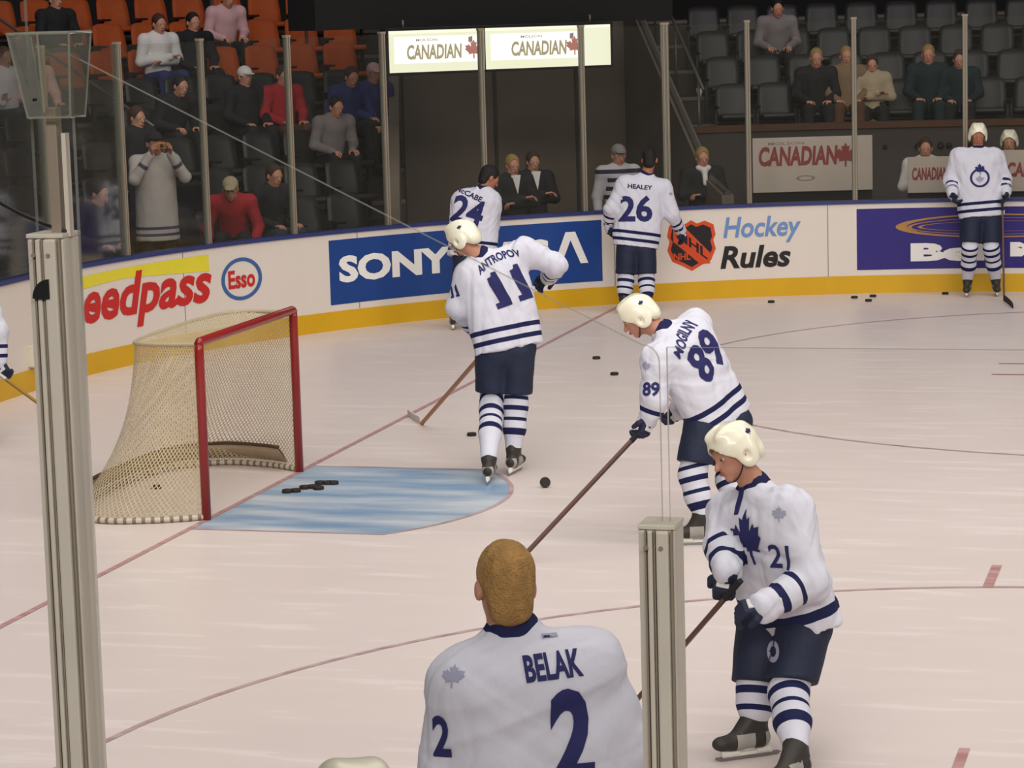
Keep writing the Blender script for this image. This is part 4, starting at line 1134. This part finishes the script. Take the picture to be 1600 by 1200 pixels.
# ---- player 21, gliding towards the left, chest partly visible
player(dict(name='p21', label='person in white jersey 21 and white helmet leaning forward right of the short post', D=11.85, seed=8,
    footL=((1262, 1222), (1222, 1238)), footR=((1202, 1180), (1130, 1190)), helmet=True, hf=(-.80, -.42, .42), hu=(-.30, .94, .1), jm=JERSEY_FAT, jv=.009,
    J=dict(head=(1146, 706, -.05), neck=(1176, 752, .0), chest=(1192, 830, .0), pelvis=(1232, 950, .05), shR=(1142, 800, .16), shL=(1232, 796, -.16),
           elL=(1266, 908, -.24), wrL=(1194, 948, -.34), elR=(1132, 852, .05), wrR=(1136, 893, -.14), hipR=(1192, 980, .12), hipL=(1256, 985, -.05), knR=(1182, 1075, .05), knL=(1232, 1082, -.16)),
    handL=((-.95, -.1, .1), (-.2, -.8, -.5), .75, 1), handR=((-.2, -.9, .1), (.3, .0, -.9), .8, -1), hemdrop=.10, tw=1.04, pl=.86, logo=(1208, 1018),
    prints=[dict(p=(1220, 868), on='side', shape=dig('21', .02), w=.11, h=.11, v=(0, 1, 0)), dict(p=(1166, 842), on='front', shape=poly2d(LEAF), w=.20, h=.25), dict(p=(1156, 782), on='front', shape=poly2d([(.2, 0), (.8, 0), (1, 1), (0, 1)]), w=.045, h=.10),
            dict(p=(1217, 803), on='side', shape=poly2d(LEAF), w=.07, h=.07, m=2, v=(0, 1, 0))]))
stick('brown stick of player 21 passing behind the short near post', at(1156, 908, 11.62), ice_at(946, 1150, 0), ice_at(905, 1168, 0), 'woodd', 'tape_b')

# ---- player 2, blond, close, back view
player(dict(name='p2', label='blond bareheaded person in white jersey 2, closest of all, seen from behind', D=7.35, seed=14, s=1,
    footL=((790, 1832), (770, 1790)), footR=((930, 1832), (945, 1790)), hair='hair_blond', hf=(-.25, -.12, -.95), hu=(-.03, 1, -.05), hairlen=.005, jv=.008, wr=(.044, 14, 4),
    J=dict(head=(789, 915, .0), neck=(800, 984, .0), chest=(828, 1085, .02), pelvis=(850, 1330, .06), shL=(732, 1070, -.02), shR=(918, 1040, .06),
           elL=(700, 1190, .02), wrL=(750, 1320, .22), elR=(975, 1170, .10), wrR=(960, 1300, .30), hipL=(805, 1370, .05), hipR=(900, 1370, .05), knL=(790, 1580, .10), knR=(920, 1580, .10)),
    handL=((.3, -.8, -.5), (.6, -.2, -.3), .7, 1), handR=((-.3, -.8, -.5), (-.6, -.2, -.3), .7, -1), tw=1.0, hemdrop=.08, face=True,
    prints=[dict(p=(893, 1150), on='back', shape=dig('2', .04), w=.125, h=.27, v=(-.04, 1, 0)), dict(p=(864, 1040), on='back', shape=T_('BELAK', .035), w=.165, h=.072, v=(-.10, 1, 0)),
            dict(p=(690, 1150), on='side', shape=dig('2', .03), w=.055, h=.12, v=(0, 1, 0)), dict(p=(708, 1056), on='side', shape=poly2d(LEAF), w=.07, h=.07, m=2, v=(0, 1, 0)), dict(p=(858, 993), on='side', shape=poly2d([(0, 0), (1, 0), (1, 1), (0, 1)]), w=.05, h=.013, m=2)]))

# ---- helmet at the bottom edge
player(dict(name='pb', label='person whose white helmet just rises over the bottom edge of the picture', D=5.6, seed=3,
    footL=((500, 2450), (480, 2380)), footR=((640, 2450), (650, 2380)), helmet=True, hf=(-.3, -.2, -.9),
    J=dict(head=(553, 1283, 0), neck=(560, 1395, 0), chest=(565, 1500, 0), pelvis=(565, 1850, 0), shL=(440, 1470, 0), shR=(690, 1470, 0), elL=(420, 1700, 0), wrL=(470, 1850, .2), elR=(710, 1700, 0), wrR=(660, 1850, .2),
           hipL=(510, 1900, 0), hipR=(620, 1900, 0), knL=(500, 2160, .05), knR=(630, 2160, .05)), handL=((.2, -.9, -.3), (.6, 0, -.3), .6, 1), handR=((-.2, -.9, -.3), (-.6, 0, -.3), .6, -1)))

# ---- player 26, back view by the boards
player(dict(name='p26', label='dark-haired bareheaded person in white jersey 26 standing at the boards, seen from behind', D=28.75, seed=9,
    footL=((975, 492), (972, 484)), footR=((1012, 492), (1014, 484)), hair='hair_black', skin='skin_d', hf=(.15, -.2, -1),
    J=dict(head=(1015, 249, 0), neck=(1010, 272, 0), chest=(1003, 300, 0), pelvis=(994, 375, 0), shL=(977, 290, 0), shR=(1036, 294, 0), elL=(955, 328, .0), wrL=(951, 352, .12), elR=(1050, 336, 0), wrR=(1064, 360, .15),
           hipL=(980, 395, 0), hipR=(1008, 395, 0), knL=(978, 437, 0), knR=(1010, 437, 0)), handL=((.1, -1, -.2), (.9, 0, -.2), .6, 1), handR=((.4, -.9, -.2), (-.9, 0, -.2), .6, -1),
    prints=[dict(p=(993, 326), on='back', shape=dig('26', .03), w=.37, h=.29, v=(0, 1, 0)), dict(p=(1000, 292), on='back', shape=T_('HEALEY', .03), w=.27, h=.05, v=(.08, 1, 0)), dict(p=(1048, 303), on='side', shape=poly2d(LEAF), w=.05, h=.05, m=2, v=(0, 1, 0))]))

# ---- player 24, bent, partly hidden
player(dict(name='p24', label='black-haired bareheaded person in a white jersey, half hidden behind player 11', D=27.6, seed=2,
    footL=((708, 516), (716, 505)), footR=((733, 512), (742, 503)), hair='hair_black', skin='skin_d', hf=(.75, -.45, -.35), hu=(.35, .9, 0),
    J=dict(head=(765, 277, 0), neck=(752, 296, 0), chest=(744, 318, 0), pelvis=(738, 390, 0), shL=(722, 318, 0), shR=(766, 316, 0), elL=(719, 352, .05), wrL=(735, 380, .2), elR=(768, 350, .1), wrR=(760, 385, .2),
           hipL=(728, 405, 0), hipR=(750, 405, 0), knL=(720, 455, 0), knR=(742, 455, 0)), handL=((.1, -1, -.2), (.9, 0, -.2), .6, 1), handR=((.1, -.9, -.2), (-.9, 0, -.2), .6, -1),
    prints=[dict(p=(731, 330), on='back', shape=dig('24', .03), w=.34, h=.29, v=(.3, 1, 0)), dict(p=(733, 303), on='back', shape=T_('McCABE', .03), w=.30, h=.06, v=(.45, .9, 0))]))

# ---- front-facing player at the right
RINGL = ring2d(24, .22)
player(dict(name='pr', label='front-facing person in white jersey and white helmet standing at the indigo banner', D=29.3, seed=6, swap=False,
    footL=((1556, 460), (1560, 467)), footR=((1512, 461), (1508, 469)), helmet=True, hf=(-.1, -.35, 1), hu=(0, 1, .1), skin='skin_d',
    J=dict(head=(1528, 211, 0), neck=(1528, 234, 0), chest=(1527, 258, 0), pelvis=(1533, 328, 0), shL=(1554, 245, 0), shR=(1499, 245, 0), elL=(1568, 280, .04), wrL=(1571, 300, -.10), elR=(1486, 282, .04), wrR=(1488, 302, -.15),
           hipL=(1548, 345, 0), hipR=(1518, 345, 0), knL=(1549, 390, -.03), knR=(1515, 390, -.03)), handL=((0, -1, .3), (-.9, 0, .2), .7, -1), handR=((.2, -1, .3), (.9, 0, .2), .7, 1), pl=.72,
    prints=[dict(p=(1531, 278), on='front', shape=RINGL, w=.22, h=.21), dict(p=(1531, 264), on='front', shape=poly2d(LEAF), w=.11, h=.13), dict(p=(1531, 280), on='front', shape=poly2d(LEAF), w=.09, h=.09, m=2)]))
stick('dark stick of the front-facing player, blade on the ice at the right', at(1566, 312, 29.0), ice_at(1569, 470), ice_at(1586, 482), 'woodd', 'tape_b')

# ---- person at the left edge
player(dict(name='pl', label='person in white jersey cut off by the left edge, with a stick', D=21.0, seed=4,
    footL=((-66, 707), (-50, 712)), footR=((-36, 700), (-20, 705)), helmet=True, hf=(.9, -.3, .2), skin='skin_d',
    J=dict(head=(-38, 420, 0), neck=(-40, 448, 0), chest=(-42, 480, 0), pelvis=(-48, 565, 0), shL=(-52, 470, .15), shR=(-22, 472, -.15), elL=(-20, 530, .2), wrL=(-4, 560, .1), elR=(-4, 520, -.2), wrR=(-2, 568, -.2),
           hipL=(-58, 585, 0), hipR=(-38, 585, 0), knL=(-60, 640, 0), knR=(-36, 640, 0)), handL=((.6, -.6, .1), (0, -.8, .2), .7, 1), handR=((.5, -.7, .1), (0, .3, -.8), .7, -1)))
stick('brown stick entering from the left edge, its end behind the tall near post', at(-4, 583, 20.8), at(92, 654, 20.3), at(112, 660, 20.1), 'shaft_y', 'tape_w')

# ================================================================== SPECTATORS
def spectator(base, yaw, pose, label, top, legs, hairm='hair_brown', cap_=None, skin='skin', arms='lap', lean=.0, s=1.0, group=None, facing=True, hood=False, turn=0.0, hem=.15):
    """base: floor point under the pelvis; yaw: direction faced (radians)"""
    base = np.asarray(base, float); f = np.array((math.cos(yaw), math.sin(yaw), 0)); r = np.cross(f, Z)
    def W(x, y, z): return base+(r*x+f*y+Z*z)*s
    t = thing('person', label, 'person', tuple(base), group)
    if pose == 'stand': pz, kn, an = .95, [(e*.10, .03, .50) for e in (-1, 1)], [(e*.11, -.02, .09) for e in (-1, 1)]; py = 0
    else: pz, kn, an = .52, [(e*.13, .42, .53) for e in (-1, 1)], [(e*.14, .46, .09) for e in (-1, 1)]; py = 0
    sl, cl = math.sin(lean), math.cos(lean)
    def T(x, y, z): return W(x, py+y*cl+z*sl, pz+z*cl-y*sl)       # torso space
    pel, che, nek = T(0, 0, 0), T(0, 0, .40), T(0, .01, .54)
    hf = N(f*math.cos(turn)+r*math.sin(turn)-Z*.12*(1 if arms != 'photo' else 0)-Z*lean*.4); hc = T(0, .03, .66)
    hu = N(Z-f*.0+f*lean*.3)
    sh = [T(e*.19, 0, .46) for e in (-1, 1)]
    if arms == 'lap': el = [T(e*.26, .06, .20) for e in (-1, 1)]; wr = [W(e*.12, .30+.2*sl, pz+.10) for e in (-1, 1)]; hd = f
    elif arms == 'down': el = [T(e*.26, -.02, .18) for e in (-1, 1)]; wr = [T(e*.27, .05, -.06) for e in (-1, 1)]; hd = -Z
    elif arms == 'photo': el = [T(e*.27, .20, .30) for e in (-1, 1)]; wr = [T(e*.10, .27, .56) for e in (-1, 1)]; hd = N(Z*.6+f*.6)
    elif arms == 'cross': el = [T(e*.27, .05, .20) for e in (-1, 1)]; wr = [T(-e*.08, .21, .24+.03*e) for e in (-1, 1)]; hd = None
    elif arms == 'rest': el = [T(e*.28, .14, .22) for e in (-1, 1)]; wr = [T(e*.22, .40, .14) for e in (-1, 1)]; hd = f
    elif arms == 'up': el = [T(-.28, .16, .42), T(.27, .05, .2)]; wr = [T(-.24, .22, .68), T(.2, .26, .14)]; hd = N(Z+f*.2)
    P = head_prims(hc, hf, hu, s)+[cap(hc-hu*.06-hf*.01, nek, .052, .060, k=.03), cap(pel, che, .12, .13, fl=(f, .7), k=.06), cap(sh[0], sh[1], .06, k=.05), cap(che, nek, .10, .06, k=.05)]
    for i, e in enumerate((-1, 1)):
        K, A_ = W(*kn[i]), W(*an[i]); H_ = W(e*.09, 0, pz-.03)
        P += [cap(H_, K, .075, .052, k=.04), cap(K, A_, .050, .036, k=.02), cap(A_-Z*.03*s, A_-Z*.045*s+f*.16*s, .035, .030, k=.02)]
        P += [cap(sh[i], el[i], .048, .038, k=.03), cap(el[i], wr[i], .038, .026, k=.015)]
        d_ = hd if hd is not None else N(wr[i]-el[i])
        P += hand_prims(wr[i], d_, N(-Z+f*.1) if arms != 'photo' else N(r*-e), .5, s, side=e)
    V, F = sdf(P, .011); mk('body', V, F, M[skin], parent=t)
    if facing: eyes(t, hc, *frame(hf, hu)[1:])
    P = [cap(T(0, 0, .05-hem), che, .170, .170, fl=(f, .78), k=.06), cap(sh[0], sh[1], .085, k=.06), cap(che, T(0, .0, .50), .12, .085, k=.06)]
    if hem > .2: P[0] = cap(T(0, 0, -hem-.05), T(0, 0, .3), .235, .215, fl=(f, .78), k=.08)
    for i in range(2): P += [cap(sh[i], el[i], .076, .064, k=.04), cap(el[i], wr[i]+N(el[i]-wr[i])*.02, .062, .048, k=.02)]
    V, F = sdf(P, .013, cuts=[(T(0, 0, -hem), T(0, 0, -1)-T(0, 0, 0))], wr=(.010, 16, int(base[0]*10) % 50))
    at_ = {}
    if isinstance(top, bpy.types.Material):
        hemv = (V-T(0, 0, -hem))@N(T(0, 0, 1)-T(0, 0, 0)); da = np.min([p.d(V) for p in P[3:]], 0); dt = np.min([p.d(V) for p in P[:3]], 0)
        at_ = {'hem': np.where(dt < da, hemv, 9), 'cuff': np.where(da <= dt, np.minimum(np.linalg.norm(V-wr[0], axis=1), np.linalg.norm(V-wr[1], axis=1)), 9), 'neck': np.full(len(V), 9.0)}
    mk('jacket', V, F, top if isinstance(top, bpy.types.Material) else M[top], parent=t, attrs=at_)
    P = [cap(W(-.06, 0, pz-.04), W(.06, 0, pz-.04), .132, k=.05)]
    for i, e in enumerate((-1, 1)): K, A_ = W(*kn[i]), W(*an[i]); P += [cap(W(e*.09, 0, pz-.05), K, .105, .078, k=.04), cap(K, A_+Z*.02, .076, .062, k=.02)]
    V, F = sdf(P, .014, wr=(.008, 15, 3)); mk('trousers', V, F, M[legs], parent=t)
    for i, e in enumerate((-1, 1)):
        A_ = W(*an[i]); V, F = sdf([cap(A_-Z*.03+f*-.03, A_-Z*.045+f*.15, .046, .040, k=.02), cap(A_, A_-Z*.03, .045, .045, k=.02)], .012, cuts=[(A_-Z*.09, -Z)]); mk('shoe', V, F, M['cloth_black'], parent=t)
    if cap_:
        R = frame(hf, hu); rr, ff, uu = R
        V, F = sdf([ell(hc+uu*.045-ff*.012, (.088, .110, .088), R), ell(hc+uu*.052+ff*.115, (.062, .062, .010), R, k=.02), ell(hc-uu*.07, (.12, .14, .10), R, k=.01, op='sub')], .009); mk('cap', V, F, M[cap_], parent=t)
        hair(t, hc-hu*.004, hf, hu, M[hairm], 0)
    elif cap_ is None: hair(t, hc, hf, hu, M[hairm], .0)
    if hood == 'helmet': pass
    return t, (hc, hf, hu, wr, f, r)
SPJ = striped('spectator_white_jersey', (176, 168, 162), (70, 66, 84), [('hem', .05, .08), ('hem', .12, .15), ('cuff', .14, .18)])
def sit_at(px, row, pose, label, **kw):
    o = orow(row)+(.13 if pose == 'sit' else -.04); s = s_of_px(px, erow(row)+1.2, o); n_ = bn(s)
    yaw = math.atan2(n_[1], n_[0])+kw.pop('yaw', 0)
    b = bp(s, erow(row), o)
    return spectator(b, yaw, pose, label, **kw)
# left stands
t, k_ = sit_at(243, 0, 'stand', 'standing spectator in a pale striped jersey holding an orange camera up to the face', top=SPJ, legs='cloth_black', hairm='hair_brown', cap_='cloth_black', arms='photo', yaw=-.5, hem=.36)
hc, hf, hu, wr, f_, r_ = k_
mb = MB(); c = (wr[0]+wr[1])/2+f_*.045+Z*.085
mb.box(c, r_, f_, Z, .055, .018, .034, 0, .008); mb.tube([c+f_*.015, c+f_*.04], .018, 1, 12)
tag(mb.out('camera', [M['camorange'], M['black']], smooth=False, loc=c), 'small orange camera held by the standing spectator in the pale jersey', 'camera')
sit_at(214, 1, 'stand', 'dark-clothed spectator standing just behind the one in the pale jersey', top='cloth_black', legs='cloth_black', hairm='hair_brown', arms='down', s=.94)
sit_at(362, 0, 'sit', 'seated spectator in a red jacket with a cream cap low by the boards', top='cloth_red', legs='cloth_black', cap_='cloth_cream', hairm='hair_light', arms='rest', lean=.55, yaw=-.7)
sit_at(415, 0, 'sit', 'seated spectator in dark clothes low by the boards, right of the red jacket', top='cloth_black', legs='denim', hairm='hair_brown', arms='lap', lean=.2)
sit_at(381, 3, 'sit', 'seated spectator with a white cap and dark jacket', top='cloth_black', legs='cloth_black', cap_='cloth_white', arms='lap')
sit_at(437, 3, 'sit', 'seated spectator in a bright red sweater beside the white cap', top='cloth_red', legs='cloth_brown', hairm='hair_brown', arms='lap', lean=.1)
sit_at(536, 3, 'sit', 'seated spectator in a blue jacket leaning forward left of the lit sign', top='cloth_blue', legs='cloth_black', hairm='hair_brown', arms='rest', lean=.35)
sit_at(512, 2, 'sit', 'seated spectator in a grey top, head below the blue jacket', top='cloth_grey', legs='cloth_black', hairm='hair_black', arms='lap', lean=.3)
sit_at(576, 3, 'sit', 'seated spectator in dark blue at the edge of the dark tunnel', top='cloth_blue', legs='cloth_black', hairm='hair_light', cap_='cloth_pink', arms='lap', lean=.2)
sit_at(243, 5, 'sit', 'spectator in a white and blue jersey among the orange seats', top='cloth_white', legs='cloth_blue', hairm='hair_brown', arms='cross', lean=.1)
sit_at(300, 5, 'sit', 'spectator all in black right of the white and blue jersey among the orange seats', top='cloth_black', legs='cloth_black', hairm='hair_black', arms='lap')
sit_at(345, 6, 'sit', 'spectator in a pale pink top high among the orange seats', top='cloth_pink', legs='cloth_black', hairm='hair_brown', arms='lap', lean=.3)
sit_at(262, 3, 'sit', 'dark-haired spectator in black in the middle rows above the pale jersey', top='cloth_black', legs='cloth_black', hairm='hair_black', arms='lap', lean=.4)
sit_at(4, 4, 'sit', 'spectator in a white top at the left edge beside the clear hood', top='cloth_white', legs='denim', hairm='hair_brown', arms='up')
sit_at(50, 4, 'sit', 'spectator in a pale pink top seen behind the clear hood', top='cloth_pink', legs='cloth_black', hairm='hair_brown', arms='lap')
sit_at(85, 6, 'sit', 'spectator in dark clothes high above the clear hood', top='cloth_black', legs='cloth_black', hairm='hair_black', arms='lap')
sit_at(130, 0, 'sit', 'spectator in a black coat seated low just right of the tall near post', top='cloth_black', legs='cloth_black', hairm='hair_black', arms='lap', lean=.3)
# right stands
sit_at(1212, 5, 'sit', 'spectator in a pale grey hooded top high on the right', top='cloth_grey', legs='cloth_black', hairm='hair_black', arms='lap', lean=.3)
sit_at(1274, 3, 'sit', 'spectator in black seated above the left half of the white sign', top='cloth_black', legs='cloth_black', hairm='hair_light', arms='lap', lean=.15)
sit_at(1322, 3, 'sit', 'blond spectator in a tan coat seated above the right part of the white sign', top='cloth_tan', legs='cloth_brown', hairm='hair_light', arms='lap')
sit_at(1362, 3, 'sit', 'spectator in a cream top right next to the tan coat', top='cloth_cream', legs='cloth_black', hairm='hair_brown', arms='cross', s=.9)
sit_at(1450, 3, 'sit', 'spectator in a dark teal coat left of the front-facing player', top='cloth_teal', legs='cloth_teal', hairm='hair_light', arms='lap', lean=.1)
sit_at(1499, 3, 'sit', 'spectator in a dark coat between the teal coat and the front-facing player', top='cloth_teal', legs='cloth_black', hairm='hair_brown', arms='lap', lean=.2, s=.95)
# tunnel and bench
def stand_at(px, o, label, pose='stand', **kw):
    s = s_of_px(px, 1.4, o); n_ = bn(s); yaw = math.atan2(n_[1], n_[0])+kw.pop('yaw', 0)
    return spectator(bp(s, kw.pop('z', 0), o), yaw, pose, label, **kw)
SUIT = dict(legs='cloth_black')
for px, o, lb, hm in ((800, 1.3, 'person in a dark suit with folded arms, left one of the pair in the tunnel', 'hair_light'), (832, 1.75, 'person in a dark suit, right one of the pair in the tunnel', 'hair_brown')):
    t, k_ = stand_at(px, o, lb, top='cloth_black', hairm=hm, arms='cross', s=.96, **SUIT)
    hc, hf, hu, wr, f_, r_ = k_
    mb = MB(); c = hc-Z*.19+f_*.105
    mb.add([c+r_*-.055+Z*.08, c+r_*.055+Z*.08, c-Z*.14+f_*.035], [(0, 2, 1)], 0); mb.add([c+r_*-.055+Z*.08-f_*.03, c+r_*.055+Z*.08-f_*.03, c-Z*.14+f_*.0], [(0, 1, 2)], 0)
    mb.out('shirt_front', M['cloth_white'], t, smooth=False)
STR = striped('dark_and_white_stripes', (176, 172, 176), (40, 36, 60), [('hem', .1*k, .1*k+.05) for k in range(1, 7)])
stand_at(966, 1.2, 'person in a dark and white striped shirt behind the glass left of player 26', top=STR, legs='cloth_black', hairm='hair_light', cap_='cloth_grey', arms='down')
t, k_ = stand_at(1097, 1.4, 'person in dark clothes with a white scarf behind the glass right of player 26', top='cloth_black', legs='cloth_black', hairm='hair_light', arms='cross', s=.95)
hc, hf, hu, wr, f_, r_ = k_
V, F = sdf([cap(hc-Z*.12-r_*.06+f_*.04, hc-Z*.15+f_*.10, .035, k=.02), cap(hc-Z*.12+r_*.06+f_*.04, hc-Z*.15+f_*.10, .035, k=.02), cap(hc-Z*.15+f_*.10, hc-Z*.30+f_*.15, .035, .03, k=.02)], .01); mk('scarf', V, F, M['cloth_white'], parent=t)
stand_at(1446, 1.25, 'dark-haired person in a white top behind the small white sign', top='cloth_white', legs='cloth_black', hairm='hair_brown', arms='cross', s=.98)
t, k_ = stand_at(1577, 1.2, 'person with a cream helmet behind the glass, right of the front-facing player', top='cloth_brown', legs='cloth_black', hairm='hair_brown', cap_=False, arms='down', s=1.02)
helmet(t, k_[0], k_[1], k_[2], dots=False)
# bare shelf at the bench
mb = MB(); sweep(mb, [(2.2, 1.0), (2.2, 1.28), (2.35, 1.28), (2.35, 1.0)], 16.0, 16.5, 0); 
# little pale cups on the seat rows
CUPM = []
for i, (px, row) in enumerate([(1200, 4), (1232, 6), (1360, 4), (1427, 6), (1382, 7), (1130, 4), (1093, 5), (1545, 3), (158, 3), (250, 3), (344, 4), (575, 1), (95, 7), (468, 2), (488, 3)]):
    o = orow(row)-.19; s = s_of_px(px, erow(row)+.06, o); p = bp(s, erow(row)+.004, o)
    mb = MB(); mb.tube([p, p+Z*.10], [.030, .044], 0, 14); mb.tube([p+Z*.096, p+Z*.108], [.047, .045], 0, 14)
    tag(mb.out('paper_cup', M['cup'], loc=p), 'small pale paper cup left on a step edge among the dark seats', 'cup', 'paper cups on the stand steps')
